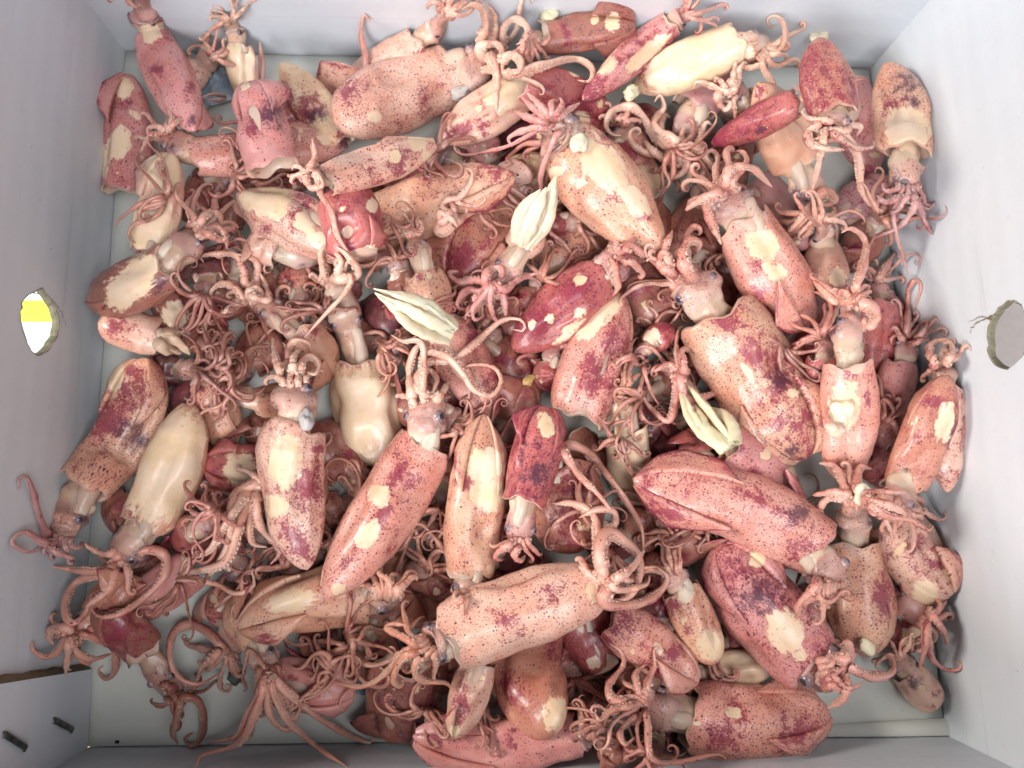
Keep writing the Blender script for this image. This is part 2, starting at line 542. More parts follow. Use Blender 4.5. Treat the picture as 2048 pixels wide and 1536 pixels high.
# floor board, a hair short of the walls so the joint reads as a dark seam
def inset(p, *nd):
    q = p[:2].copy()
    for n_, d_ in nd: q = q + n_ * d_
    return q
fc = [inset(FLW, (nL, .0003), (nF, .0007)), inset(FR, (nR, .0010), (nF, .0007)), inset(BR, (nR, .0010), (nB, .0008)), inset(BL, (nL, .0003), (nB, .0008))]
def floor_board():
    n = 40
    a, b_, c, d = [np.array(p) for p in fc]
    V = []
    for j in range(n + 1):
        for i in range(n + 1):
            s, t = i / n, j / n
            p = (a * (1 - s) + b_ * s) * (1 - t) + (d * (1 - s) + c * s) * t
            V.append((p[0] - BO[0], p[1] - BO[1], -BO[2] - .0000 + .00025 * math.sin(9 * s + 3 * t)))
    m = len(V)
    Fs = (grid_faces(n + 1, n + 1, False)).tolist()
    lo = [(x, y, z - .0035) for x, y, z in V]
    Fs2 = [f[::-1] for f in (np.array(Fs) + m).tolist()]
    rim = list(range(n + 1)) + [k * (n + 1) + n for k in range(1, n + 1)] + [n * (n + 1) + k for k in range(n - 1, -1, -1)] + [k * (n + 1) for k in range(n - 1, 0, -1)]
    Fr = [[rim[k], rim[k] + m, rim[(k + 1) % len(rim)] + m, rim[(k + 1) % len(rim)]] for k in range(len(rim))]
    o = mesh_obj("floor_board", V + lo, Fs + Fs2 + Fr, [CARD_IN, KRAFT], box, fmat=[0] * len(Fs) + [1] * (len(Fs2) + len(Fr)))
    o.data.polygons.foreach_set("use_smooth", np.array([True] * len(Fs) + [False] * (len(Fs2) + len(Fr))))
floor_board()

# folded strip along the bottom of the front wall, widening to the right corner
def strip(name, pts_top, w0, w1, h, n, mat):
    A, B = pts_top
    V = []
    k = 24
    for i in range(k + 1):
        t = i / k
        p = A * (1 - t) + B * t
        w_ = w0 + (w1 - w0) * t
        for q, z in ((.0, h), (.35, h * 1.15), (.8, h * .8), (1.0, .0008)):
            xy = p[:2] + n * (.0006 + w_ * q)
            V.append((xy[0] - BO[0], xy[1] - BO[1], z * (.3 + .7 * t) - BO[2] + .0004 * math.sin(t * 17)))
    mesh_obj(name, V, grid_faces(k + 1, 4, False), [mat], box, smooth_=True)
mid_f = FL * .45 + FR * .55
strip("bottom_fold", (mid_f, FR), .0006, .0075, .0035, nF, CARD_IN)

# torn paper lips round the two punched holes
def torn_rim(X, n, seed, k=1.0):
    g = np.random.default_rng(seed)
    m = len(X); c = X.mean(0)
    V = []; 
    for i, x in enumerate(X):
        rad = nrm((x - c)[None])[0]
        inn = np.array([n[0], n[1], 0])
        a = .0001 + .0004 * g.random() * k
        l = .0002 + .0006 * g.random() * k
        V += [x + rad * l + inn * .0002, x + rad * .0002 + inn * a, x - rad * .0004 * g.random() - inn * .0008, x - inn * .0030 - rad * .0006 * g.random()]
    V = np.array(V) - BO
    mesh_obj("torn_rim", V, [(i * 4 + j, i * 4 + j + 1, ((i + 1) % m) * 4 + j + 1, ((i + 1) % m) * 4 + j) for i in range(m) for j in range(3)], [RIM], box)
def make_rim():
    m, nt, b = new_mat("torn_paper"); N = NT(nt)
    co = N.node('ShaderNodeTexCoord').outputs['Object']
    n = N.noise(co, 900, 4)
    N.link(N.mix(N.step(n, .35, .7), (.17, .155, .10, 1), (.22, .205, .14, 1)), b.inputs['Base Color'])
    b.inputs['Roughness'].default_value = .8
    return m
RIM = make_rim()
torn_rim(Xl, nL, 1); torn_rim(Xr, nR, 2)

# hairline tears in the paper running off the right hole
def crack(P, a, n, wpx, seed):
    g = np.random.default_rng(seed)
    p = spline(P, 16) + g.normal(size=(16, 2)) * 1.1
    X = wall_hit(p, a[:2], n); X = X + np.array([n[0], n[1], 0]) * .00035
    d = nrm(np.gradient(X, axis=0)); s = np.cross(d, np.array([n[0], n[1], 0]))
    wv = (wpx * .00022) * (.3 + g.random(16)) * np.linspace(1, .3, 16)
    V = np.vstack([X + s * wv[:, None], X - s * wv[:, None]]) - BO
    mesh_obj("paper_tear", V, [(i, i + 1, 17 + i, 16 + i) for i in range(15)], [KRAFT], box)
crack([(1986, 632), (1966, 640), (1950, 650), (1940, 668)], FR, nR, 2.0, 1)
crack([(1985, 640), (1962, 634), (1938, 646)], FR, nR, 1.3, 2)
crack([(2012, 608), (2030, 602), (2046, 612)], FR, nR, 1.5, 3)
crack([(76, 586), (62, 590), (48, 604)], BL, nL, 1.4, 4)
crack([(104, 600), (120, 622), (134, 655)], BL, nL, 1.2, 5)

# ------------------------------------------------------------------ what the box stands on
TABLE = plain("table_paint", (.80, .70, .66, 1), .55, dk=.93)
tb = mesh_obj("table_surface", [(-.9, -.8, -.009), (.9, -.8, -.009), (.9, 1.1, -.009), (-.9, 1.1, -.009)], [(0, 1, 2, 3)], [TABLE])
tb["kind"] = "structure"
m_w = plain("printed_white", (.86, .86, .84, 1), .5, dk=.9)
m_y = plain("printed_yellow", (.72, .68, .01, 1), .5, dk=.9)
hx = at([(62, 640)], -.006)[0]
def slab(name, x0, x1, y0, y1, z0, z1, mat, parent, org):
    V = [(x, y, z) for z in (z0, z1) for x, y in ((x0, y0), (x1, y0), (x1, y1), (x0, y1))]
    return mesh_obj(name, np.array(V) - org, [(3, 2, 1, 0), (4, 5, 6, 7), (0, 1, 5, 4), (1, 2, 6, 5), (2, 3, 7, 6), (3, 0, 4, 7)], [mat], parent)
sheet_o = np.array([hx[0], hx[1], -.009])
sheet = empty("printed_sheet", sheet_o, "white sheet with a yellow band, seen through the hole in the left wall", "sheet")
yb0 = at([(62, 601)], -.006)[0][1]; yb1 = at([(62, 644)], -.006)[0][1]
slab("white_sheet", hx[0] - .05, hx[0] + .045, hx[1] - .10, hx[1] + .10, -.0086, -.0062, m_w, sheet, sheet_o)
slab("yellow_band", hx[0] - .05, hx[0] + .045, yb1, yb0, -.0061, -.0058, m_y, sheet, sheet_o)

# ------------------------------------------------------------------ staples in the corner tab
STEEL = plain("staple_steel", (.16, .165, .17, 1), .4, .8, dk=.25)
def staple(p0, p1, label, seed):
    A = E3o; n = nL
    X = wall_hit([p0, p1], A[:2], n)
    inn = np.array([n[0], n[1], 0])
    d = X[1] - X[0]
    pts = [X[0] - inn * .004, X[0] + inn * .0006, X[0] + d * .15 + inn * .0012, X[0] + d * .5 + inn * .0016, X[0] + d * .86 + inn * .0019, X[1] + inn * .0010, X[1] - inn * .003]
    C = spline(pts, 30)
    T, S, U = frames(C, np.array([n[0], n[1], .2]))
    ph = np.linspace(0, 2 * math.pi, 8, endpoint=False) + math.pi / 8
    V = (C[:, None] + .0013 * np.sign(np.cos(ph))[None, :, None] * np.abs(np.cos(ph))[None, :, None] ** .6 * S[:, None] + .00028 * np.sin(ph)[None, :, None] * U[:, None]).reshape(-1, 3)
    org = X.mean(0)
    o = mesh_obj("staple", V, grid_faces(30, 8), [STEEL], None, smooth_=True, origin=org)
    o["label"] = label; o["category"] = "staple"; o["group"] = "staples in the corner tab"
staple((104, 1441), (140, 1462), "bent dark staple in the corner tab, the lower one close to the box floor", 1)
staple((4, 1469), (46, 1499), "shiny flattened staple higher up the corner tab of the box", 2)

# dried black specks on the floor board
def speck(px, r, name, label):
    p = at([px], .0006)[0]
    g = np.random.default_rng(int(px[0]))
    k = 10; a = np.arange(k) * 2 * math.pi / k
    rr = r * (.6 + .6 * g.random(k))
    V = [(0, 0, .0012)] + [(math.cos(t) * q, math.sin(t) * q, 0) for t, q in zip(a, rr)]
    o = mesh_obj(name, V, [(0, 1 + i, 1 + (i + 1) % k) for i in range(k)] + [list(range(k, 0, -1))], [INK], None, smooth_=True)
    o.location = p
    o["label"] = label; o["category"] = "speck"; o["group"] = "black ink specks on the box floor"
INK = plain("dried_ink", (.012, .010, .012, 1), .4)
speck((234, 1484), .0011, "ink_speck", "black ink speck on the bare floor near the stapled corner tab")
speck((843, 1493), .0010, "ink_speck", "black ink speck on the floor below the dark purple squid")
speck((1664, 1265), .0009, "ink_speck", "tiny dark speck on floor between speckled squid and purple arms")

# ------------------------------------------------------------------ the squid, from the bottom of the heap upwards
# C = mantle opening, T = tail tip, H = base of the arms (picture positions), w = width; heights come from what each one lies on
BUR = "squid buried deep in the heap"
BL_ = "brownish squid buried deep in the heap, mostly hidden under the others"
for (c, t, w_, h, tn) in [((560, 560), (480, 640), 95, (600, 520), 'orange'), ((700, 560), (610, 620), 90, None, 'brown'), ((430, 700), (380, 600), 90, (450, 760), 'brown'),
                     ((780, 520), (700, 450), 90, None, 'brown'), ((860, 760), (960, 800), 110, None, 'brown'), ((700, 950), (640, 840), 110, (740, 990), 'brown'),
                     ((880, 960), (860, 840), 90, (880, 1020), 'orange'), ((1150, 880), (1200, 950), 100, None, 'brown'), ((1320, 780), (1400, 700), 100, (1280, 800), 'brown'),
                     ((1400, 420), (1350, 520), 100, (1420, 370), 'orange'), ((1300, 420), (1280, 560), 100, None, 'brown'), ((1540, 720), (1600, 820), 90, (1500, 680), 'brown'),
                     ((1640, 740), (1580, 700), 90, None, 'crimson'), ((1340, 1120), (1300, 1200), 90, (1350, 1070), 'orange'), ((1480, 1010), (1400, 960), 90, None, 'brown'),
                     ((880, 1230), (820, 1160), 90, (900, 1280), 'orange'), ((700, 1330), (780, 1260), 90, (660, 1340), 'orange'), ((500, 1060), (420, 1030), 90, (550, 1080), 'brown'),
                     ((1220, 1240), (1300, 1180), 90, None, 'brown'), ((1000, 700), (1080, 780), 100, (960, 660), 'orange'), ((1450, 560), (1420, 640), 90, (1470, 520), 'brown'),
                     ((1600, 480), (1560, 560), 80, None, 'brown'), ((1010, 1180), (1080, 1100), 90, None, 'orange'), ((600, 380), (520, 330), 90, None, 'crimson'),
                     ((1740, 460), (1700, 540), 80, (1760, 430), 'brown'), ((380, 560), (340, 480), 80, None, 'brown'), ((380, 900), (420, 1000), 90, None, 'brown'),
                     ((1010, 330), (1100, 400), 90, None, 'dark'), ((960, 560), (900, 640), 90, None, 'brown'),                     ((690, 380), (780, 330), 100, (650, 420), 'brown'), ((820, 400), (900, 350), 110, (780, 440), 'brown'), ((900, 450), (820, 470), 100, (950, 420), 'brown'),
                     ((470, 400), (420, 470), 90, (500, 360), 'orange'), ((470, 560), (430, 640), 90, (500, 510), 'brown'), ((500, 720), (560, 650), 100, (460, 750), 'orange'),
                     ((790, 660), (760, 580), 100, (810, 710), 'dark'), ((400, 780), (350, 840), 90, (430, 730), 'dark'), ((1120, 400), (1180, 330), 100, (1080, 440), 'dark'),
                     ((1310, 270), (1230, 230), 100, (1350, 300), 'brown'), ((1450, 210), (1400, 150), 90, (1480, 250), 'brown'), ((1590, 640), (1640, 560), 90, (1560, 690), 'dark'),
                     ((1650, 720), (1640, 800), 90, (1640, 670), 'crimson'), ((1360, 870), (1300, 920), 100, (1400, 830), 'dark'), ((1020, 840), (1050, 760), 100, (1000, 890), 'brown'),
                     ((880, 830), (800, 790), 110, (920, 850), 'brown'), ((560, 880), (500, 830), 100, (590, 920), 'brown'), ((270, 1000), (220, 1060), 90, (300, 960), 'brown'),
                     ((460, 1120), (420, 1060), 90, (490, 1150), 'brown'), ((1260, 1070), (1330, 1030), 100, (1220, 1100), 'orange'), ((1350, 1060), (1400, 1120), 100, (1330, 1010), 'brown'),
                     ((1150, 1400), (1220, 1440), 100, (1110, 1380), 'brown'), ((1290, 1360), (1230, 1320), 100, (1330, 1380), 'brown'), ((640, 660), (600, 740), 90, (650, 620), 'dark'),
                     ((1020, 620), (1080, 680), 90, (990, 590), 'brown'), ((660, 1290), (600, 1320), 90, (700, 1270), 'brown'), ((860, 1370), (880, 1300), 90, (850, 1420), 'brown'),
                     ((1540, 1060), (1600, 1130), 100, (1510, 1020), 'brown'), ((1640, 1230), (1600, 1180), 80, (1650, 1280), 'orange'), ((1760, 880), (1730, 960), 80, (1770, 840), 'crimson'),
                     ((1080, 240), (1040, 180), 90, (1100, 280), 'crimson'), ((560, 250), (620, 220), 90, (520, 270), 'crimson'), ((1420, 320), (1500, 340), 90, (1390, 330), 'brown'),
                     ((320, 1140), (270, 1110), 90, (360, 1160), 'brown'), ((950, 1060), (900, 1100), 90, (980, 1030), 'dark'), ((620, 1120), (560, 1150), 80, (650, 1090), 'brown'), ((600, 1170), (650, 1230), 80, (570, 1130), 'brown'),
                     ((430, 360), (380, 400), 80, (470, 350), 'brown'), ((1190, 1060), (1240, 1120), 80, (1170, 1020), 'dark'), ((1380, 1000), (1330, 960), 80, (1410, 1040), 'dark'), ((1270, 850), (1330, 830), 80, (1240, 880), 'dark'),
                     ((355, 739), (301, 739), 76, (393, 739), 'dark'), ((991, 1378), (1030, 1342), 76, (962, 1403), 'brown'), ((1104, 730), (1099, 782), 76, (1107, 692), 'crimson'), ((1326, 1236), (1293, 1193), 76, (1349, 1266), 'dark'), ((862, 1065), (914, 1074), 76, (824, 1058), 'brown'), ((394, 1058), (349, 1086), 76, (426, 1037), 'crimson'), ((417, 556), (430, 504), 76, (407, 592), 'dark'), ((1218, 1483), (1242, 1530), 76, (1200, 1449), 'brown'), ((822, 616), (772, 597), 76, (857, 629), 'crimson'), ((999, 1113), (1048, 1092), 76, (963, 1127), 'dark'), ((887, 1146), (864, 1194), 76, (903, 1111), 'brown'), ((1139, 1329), (1123, 1278), 76, (1150, 1365), 'crimson'), ((909, 325), (955, 351), 76, (876, 305), 'dark'), ((1272, 676), (1220, 687), 76, (1309, 667), 'brown'), ((450, 991), (480, 947), 76, (428, 1022), 'crimson'),
                     ((1403, 904), (1373, 858), 76, (1422, 934), 'crimson'), ((366, 405), (418, 418), 76, (331, 395), 'brown'), ((685, 1011), (637, 1036), 76, (716, 994), 'orange'), ((1312, 1474), (1330, 1423), 76, (1299, 1507), 'crimson'), ((805, 553), (825, 602), 76, (791, 519), 'brown'), ((735, 679), (685, 656), 76, (767, 694), 'orange'), ((1463, 1288), (1514, 1271), 76, (1428, 1298), 'crimson'), ((1066, 588), (1039, 634), 76, (1083, 556), 'brown'), ((596, 582), (584, 529), 76, (603, 617), 'orange'), ((1004, 938), (1048, 968), 76, (974, 917), 'crimson'), ((1122, 445), (1068, 452), 76, (1157, 440), 'brown'), ((1398, 523), (1432, 481), 76, (1374, 550), 'orange'), ((1002, 1024), (1004, 1077), 76, (1000, 988), 'crimson')]:
    squid(BL_, c, t, w_, H=h, tint=tn, spots=.4, red=.4, dark=.1, n=9 if h else 0, L=82, group=BUR, eyes=0, fan=95, ar=7.5, later=0)  # filler squid, mostly in dark tints that paint shade into the gaps
for q_, s_ in enumerate(SQ):
    if s_['H'] and not (1000 < s_['H'][0] < 1170 and 1250 < s_['H'][1] < 1480): s_['later'] = (131 if q_ % 2 else 161) - q_
    s_['curl'] = 1.3

# -- on the floor, round the edges and in the gaps
squid("pinkish squid head curled over beside the white back wall, pale eye showing", (395, 135), (330, 190), 80, H=(425, 108), tint='pale', spots=.3, n=6, L=55, fan=90)
squid("cream squid with a torn rust brown flank lying near the back wall", (690, 285), (560, 125), 84, tint='cream', spots=.1, red=.1, reds=[(610, 225, 44), (580, 200, 26)], darks=[(632, 232, 22)], fins=0, collar=.9)
squid("pale pink squid leaning on the back wall with an ink flecked head", (835, 88), (655, 205), 92, H=(895, 20), tint='pale', spots=.35, red=.15, n=7, L=60, fan=70, reds=[(665, 125, 28)], darks=[(850, 25, 8), (880, 50, 8)])
squid("squid hidden but for one thin arm raised against the back wall", (722, 215), (745, 275), 56, H=(727, 180), tint='rose', spots=.2, n=2, L=30, ar=7.5, eyes=0, fins=0, tr=["727 178 731 120 722 70 728 30 742 46"])
squid("dark brown squid with two cream spots against the back wall", (1085, 75), (1272, 48), 88, H=(1060, 90), tint='brown', spots=.5, red=.3, dark=.45, bare=[(1225, 45, 17), (1190, 40, 10)], n=6, L=50)
squid("dull reddish squid behind the two legged arms near the right wall", (1700, 175), (1745, 350), 105, tint='rose', spots=.3, red=.4, fins=0)
squid("small mauve squid low under the cream and purple one at right", (1765, 375), (1670, 440), 92, tint='mauve', spots=.3, n=0, fins=0)
squid("greyish bald squid lying behind the one with a cream shoulder patch", (1515, 370), (1612, 500), 92, tint='mauve', spots=.05, red=.05, fins=0)
squid("small greyish squid with a stubby white arm by the right wall", (1765, 600), (1800, 660), 70, H=(1755, 560), tint='mauve', spots=.2, n=5, L=60, tr=["1.5 1755 560 1775 530 1790 505"], fan=80)
squid("olive cream squid glimpsed in a dark gap below the ink purple one", (1010, 365), (1110, 325), 84, tint='cream', spots=.05, red=.0, fins=0)
squid("ink purple squid in the gap beside the green eyed head", (1120, 250), (985, 275), 95, tint='dark', spots=.4, dark=.6, fins=0)
squid("pale squid with a plain end poking out below the large speckled one", (940, 255), (985, 330), 80, tint='rose', spots=.3, fins=0)
squid("round purple brown squid on the bare floor by the front wall", (805, 1330), (800, 1475), 140, tint='brown', spots=.6, red=.3, dark=.55, fins=3, fs=.7, roll=10, blunt=True)
squid("long pinkish squid flat on the floor along the front wall", (1150, 1470), (825, 1472), 100, M=(990, 1492), tint='rose', spots=.25, red=.25, fins=3, fs=.6, H=(1180, 1465), n=4, L=60)
squid("smooth pink squid low by the left wall under the looped arms", (385, 1140), (248, 1222), 100, tint='rose', spots=.02, red=.1, fins=3, fs=.5)
squid("glossy pink squid flat on the floor beside a scrap of plastic", (540, 1360), (712, 1388), 112, tint='rose', spots=.02, red=.2, fins=3, fs=.5)
squid("blurred tan squid deep between the cream one and the silver headed one", (420, 780), (462, 905), 92, tint='tan', spots=.3, red=.2, fins=0)
squid("round orange brown squid under the small dark crimson one", (1110, 950), (1160, 1105), 170, H=(1125, 885), tint='orange', at_='pink', spots=.55, red=.3, fins=0, blunt=True, hw=.5, n=0, eyes=0, later=100, ar=9,
      tr=["1.0 1128 885 1175 905 1215 950 1256 1007 1283 1057 1288 1112", "1.0 1120 895 1157 950 1195 988 1226 1026"])
squid("smooth brown squid in the hollow left of the biggest speckled squid", (1270, 560), (1350, 660), 120, tint='brown', spots=.05, red=.3, fins=0)
squid("reddish brown squid with a cream dot right of the bent pink one", (1150, 1215), (1215, 1345), 118, tint='crimson', spots=.7, red=.5, dark=.25, fins=0, bare=[(1188, 1325, 14)], blunt=True)
squid("purple squid with a tan belly spot on the floor by the right wall", (1765, 1200), (1835, 1300), 105, tint='crimson', spots=.3, red=.5, dark=.45, bare=[(1825, 1275, 24)], H=(1855, 1240), n=5, fan=60, L=60, fins=0, blunt=True,
      tr=["1860 1225 1885 1260 1895 1290", "0.8 1858 1300 1870 1325 1895 1340 1918 1338 1920 1325 1908 1322", "0.8 1850 1295 1840 1330 1845 1345"])
squid("small pale squid with a black eye on the floor in the front right corner", (1815, 1345), (1875, 1415), 74, H=(1795, 1310), tint='pale', spots=.05, red=.1, reds=[(1872, 1387, 14)], n=3, L=40, fins=0, blunt=True, hw=1.1, darks=[(1830, 1368, 16)])
squid("purple red squid wedged between two slim ones near the right wall", (1755, 610), (1742, 800), 96, tint='crimson', spots=.5, red=.6, dark=.5, fins=0)
squid("small squid with a cream oval patch above the pink open ended one", (330, 600), (385, 690), 78, tint='brown', spots=.4, dark=.4, bare=[(350, 628, 26)], fins=0)
squid("tan squid tucked between the ragged white flesh and the cream shouldered one", (1075, 535), (1215, 465), 118, tint='tan', spots=.45, red=.2, fins=1, reds=[(1105, 465, 26)])
squid("orange brown squid with wide rusty fins under the ragged white flesh", (1010, 395), (905, 575), 150, tint='orange', spots=.55, red=.4, roll=0, fins=3, fs=.75, H=(1035, 350), n=0, reds=[(925, 520, 50)], blunt=True)
squid("plump cream squid standing in a dark gap with a brown head", (1255, 860), (1268, 1025), 100, H=(1240, 780), tint='cream', spots=.02, red=0, bare=[(1262, 940, 110)], n=5, L=60, fins=0)
squid("yellow cream squid scrawled with black ink near the front wall", (1415, 1350), (1555, 1325), 84, H=(1380, 1365), tint='cream', spots=.02, red=.0, bare=[(1490, 1340, 90)], reds=[(1420, 1350, 16)], darks=[(1455, 1325, 6), (1440, 1338, 6)], n=5, L=45, fins=0)

# -- middle of the heap
squid("squid with orange arms spilling into the front left corner", (195, 1225), (262, 1150), 84, H=(150, 1265), tint='orange', spots=.2, n=2, L=60, ar=9, eyes=0,
      tr=["150 1258 131 1280 114 1305 88 1314 66 1300 65 1281", "140 1270 153 1303 186 1318 222 1308", "165 1258 190 1257 219 1261 226 1288 232 1322 227 1349 210 1358 197 1342 209 1330",
          "140 1275 136 1303 131 1351", "190 1275 236 1296 263 1292 276 1309 263 1329", "1.3 150 1262 110 1255 98 1272 108 1290"])
squid("brown squid sliding head first into the front left corner with coiled dark arms", (288, 1300), (215, 1222), 100, H=(352, 1395), tint='brown', at_='brown', spots=.35, red=.3, n=4, L=55, fan=60, darks=[(328, 1354, 22)], fins=1,
      tr=["362 1400 352 1440 345 1465 357 1490", "395 1400 408 1440 400 1480 381 1492 370 1478 388 1464", "1.2 345 1380 330 1370 318 1375"])
squid("squid with one arm bent into a wide ring on the floor", (470, 1230), (420, 1180), 95, H=(455, 1310), tint='pink', spots=.25, n=5, L=70, fan=90, ar=10,
      tr=["458 1316 420 1267 381 1248 348 1264 339 1310 355 1352 397 1368 440 1345", "1.1 440 1300 410 1330 395 1320"])
squid("squid with long splayed arms reaching the front wall", (515, 1270), (465, 1190), 105, H=(537, 1345), tint='tan', at_='pink', spots=.2, n=4, L=80, ar=10, fan=40, lift=.5,
      tr=["526 1375 500 1423 498 1476 512 1440", "548 1370 570 1420 590 1436 603 1410", "534 1385 540 1430 565 1457 588 1453 590 1435", "0.9 560 1370 607 1411 660 1450 720 1480 745 1482 738 1445",
          "0.9 548 1390 575 1440 600 1465 646 1503 695 1534", "0.9 520 1385 496 1427 477 1470 445 1480 412 1488", "500 1450 470 1490 404 1511 392 1540", "0.6 500 1300 490 1330 485 1350"])
squid("squid with tangled brown arms around the glint of plastic", (745, 1250), (830, 1190), 90, H=(700, 1300), tint='orange', spots=.2, n=8, L=110, fan=75, eyes=0)
squid("reddish squid with creamy side poking from under the cream and crimson one", (540, 945), (405, 925), 104, tint='crimson', spots=.3, red=.5, bare=[(480, 940, 34)], roll=0, fins=3, fs=.6)
squid("squid whose thick arm hangs in an arc below the red edged one", (555, 965), (650, 940), 90, H=(518, 968), tint='orange', at_='pale', spots=.2, n=0, ar=10.5, eyes=0,
      tr=["1.25 520 965 478 985 462 1034 457 1080 446 1114 404 1167", "505 985 478 1050 455 1120 400 1140 362 1147 366 1160 431 1167 470 1187 507 1171 500 1130", "515 985 500 1040 505 1085 535 1095", "500 980 450 1050 420 1100 375 1120 360 1150", "510 985 520 1050 560 1100 540 1130"])
squid("tan squid with coiled arms in the hollow below the slim cream one", (800, 1160), (700, 1130), 100, H=(855, 1130), tint='orange', spots=.2, n=8, L=80, fan=95, curl=1.3, eyes=0, ar=7)
squid("small brown squid trailing orange arms in the hollow at left", (510, 808), (605, 785), 72, H=(465, 765), tint='tan', at_='orange', spots=.4, n=4, L=80, ar=8, eyes=0, fan=60,
      tr=["455 760 438 723 422 700 410 665 414 637 436 622", "445 745 428 717 401 708 383 682", "465 760 452 743 444 714 444 684 428 667", "470 770 440 780 400 760 355 738", "480 760 490 720 520 680", "475 750 500 700 540 690", "0.8 450 770 440 740 455 730 470 745"])
squid("pale grey headed squid beside the spiral arm", (600, 665), (665, 760), 100, H=(495, 590), tint='tan', at_='pale', spots=.15, n=1, L=60, ar=9, hw=.95,
      tr=["490 606 471 577 444 567 422 583 428 604", "1.0 491 575 487 538 471 510 438 507 402 512 408 526", "512 575 516 532 500 514 470 508", "1.2 508 602 500 585 512 576 525 588 518 600", "537 600 530 567 520 545", "0.9 480 600 455 620 430 640"])
squid("pale limp squid against the left wall below the freckled headless one", (300, 500), (345, 305), 92, tint='pale', spots=.05, red=.1, bare=[(325, 345, 40), (295, 450, 60)], fins=1, H=(320, 530), n=0)
squid("cream squid with a black torn patch and rusty tail by the left wall", (335, 530), (190, 590), 112, M=(250, 575), tint='brown', spots=.3, red=.3, bare=[(262, 570, 38), (285, 540, 34), (240, 590, 34)], darks=[(312, 568, 24)], H=(400, 455), n=6, L=70, fan=60, blunt=True, fins=1, fs=.35,
      tr=["400 470 430 455 450 470 455 500", "395 450 420 425 440 430 442 450", "405 460 440 480 460 470"])
squid("small lilac squid with a cut open end against the left wall", (318, 675), (198, 642), 84, tint='pale', spots=.12, red=.15, fins=0, blunt=True, reds=[(225, 650, 20)], H=(355, 700), n=0, flesh=[((318, 672), (375, 710), 50, "torn_flesh", (.66, .46, .33), 4)])
squid("speckled pink squid lying crosswise under the one with spread fins", (392, 312), (697, 290), 104, H=(330, 262), tint='pink', spots=.75, red=.3, n=5, L=70, fan=70, darks=[(345, 275, 30), (690, 290, 16)], fins=1, fs=.6, bare=[(660, 265, 26)])
squid("rusty tan smooth squid with pointed tail below the pink ringed one", (735, 450), (1030, 348), 128, tint='tan', spots=.35, red=.2, reds=[(990, 345, 40), (850, 350, 16)], fins=2, fs=.5, H=(700, 470), n=0)
squid("white squid with one crimson stripe under the large speckled head", (1050, 175), (880, 285), 98, tint='pale', spots=.1, red=.15, reds=[(930, 255, 52, 13, -25)], bare=[(1010, 175, 44)], fins=0)
squid("crimson squid behind the long hooked arm", (1055, 165), (1225, 225), 104, tint='crimson', spots=.5, red=.6, bare=[(1160, 245, 20)], fins=2)
squid("thick ribbon armed squid with a folded pale hood", (1388, 212), (1478, 60), 110, H=(1365, 290), tint='mauve', at_='pale', spots=.1, red=.05, n=0, ar=11, hw=1.05, eyes=0, fins=0, later=12,
      tr=["1.0 1350 290 1321 286 1302 260 1284 231 1259 213 1225 221 1212 248 1223 268 1245 272", "1.2 1356 325 1327 317 1302 299 1288 280", "1.0 1356 318 1362 276 1368 252", "1.0 1390 310 1403 266 1413 245 1426 252",
          "0.8 1375 330 1356 352 1333 350 1316 337", "1390 300 1413 330 1395 360", "0.8 1395 300 1425 334 1440 364 1425 375", "1.1 1330 280 1320 250 1328 230 1342 235", "0.8 1310 250 1328 215 1320 190 1308 205"])
squid("slim red and white striped squid under the back wall", (1340, 48), (1165, 200), 74, H=(1375, 25), tint='rose', spots=.3, red=.4, reds=[(1270, 100, 70, 14, -40), (1180, 185, 26)], bare=[(1290, 110, 60, 16, -42), (1210, 130, 22)], n=8, L=75, fan=55, fins=0)
squid("ivory squid with a crimson tail end and ragged arms near the back wall", (1470, 90), (1265, 178), 108, H=(1535, 105), tint='cream', spots=.05, red=.05, bare=[(1400, 110, 100), (1320, 150, 30)], reds=[(1300, 140, 26), (1340, 105, 16)], n=8, L=70, fan=80, curl=1.5, fins=0)
squid("small squid with one tightly coiled arm behind the thick ribbon arms", (1490, 200), (1525, 270), 84, H=(1462, 185), tint='brown', at_='pale', spots=.2, n=1, L=40, ar=8,
      tr=["1440 180 1425 172 1395 164 1386 178", "1440 185 1434 195 1440 211 1454 219 1461 206 1450 201", "1475 165 1478 140 1488 125 1497 130", "1465 170 1468 140 1472 122", "0.8 1450 175 1440 160 1430 155"])
squid("squid with a red shoulder and cream tail beside the large shouldered one", (1250, 285), (1308, 395), 92, H=(1240, 240), tint='pink', spots=.4, red=.4, reds=[(1262, 305, 34)], bare=[(1298, 362, 34)], n=4, L=40, fins=0)
squid("bald brown squid with a wrinkled pale head under the slim crimson one", (1600, 330), (1515, 165), 118, H=(1622, 425), tint='tan', spots=.05, red=.1, n=6, L=70, fan=70, hw=.95, fins=0,
      tr=["1.2 1628 400 1650 385 1668 398 1655 410 1635 408", "0.8 1615 415 1600 440 1570 470", "1625 420 1640 440 1670 440"])
squid("slim crimson squid with an ink stain pointing at the right wall", (1592, 208), (1422, 288), 66, H=(1630, 190), tint='crimson', spots=.5, red=.5, dark=.2, darks=[(1520, 260, 30, 9, -18)], n=5, L=70, fins=0, fan=60,
      tr=["1614 185 1618 168 1640 160 1660 172 1650 190", "0.6 1640 175 1664 164 1700 162 1728 158", "1620 195 1600 180 1585 170"])
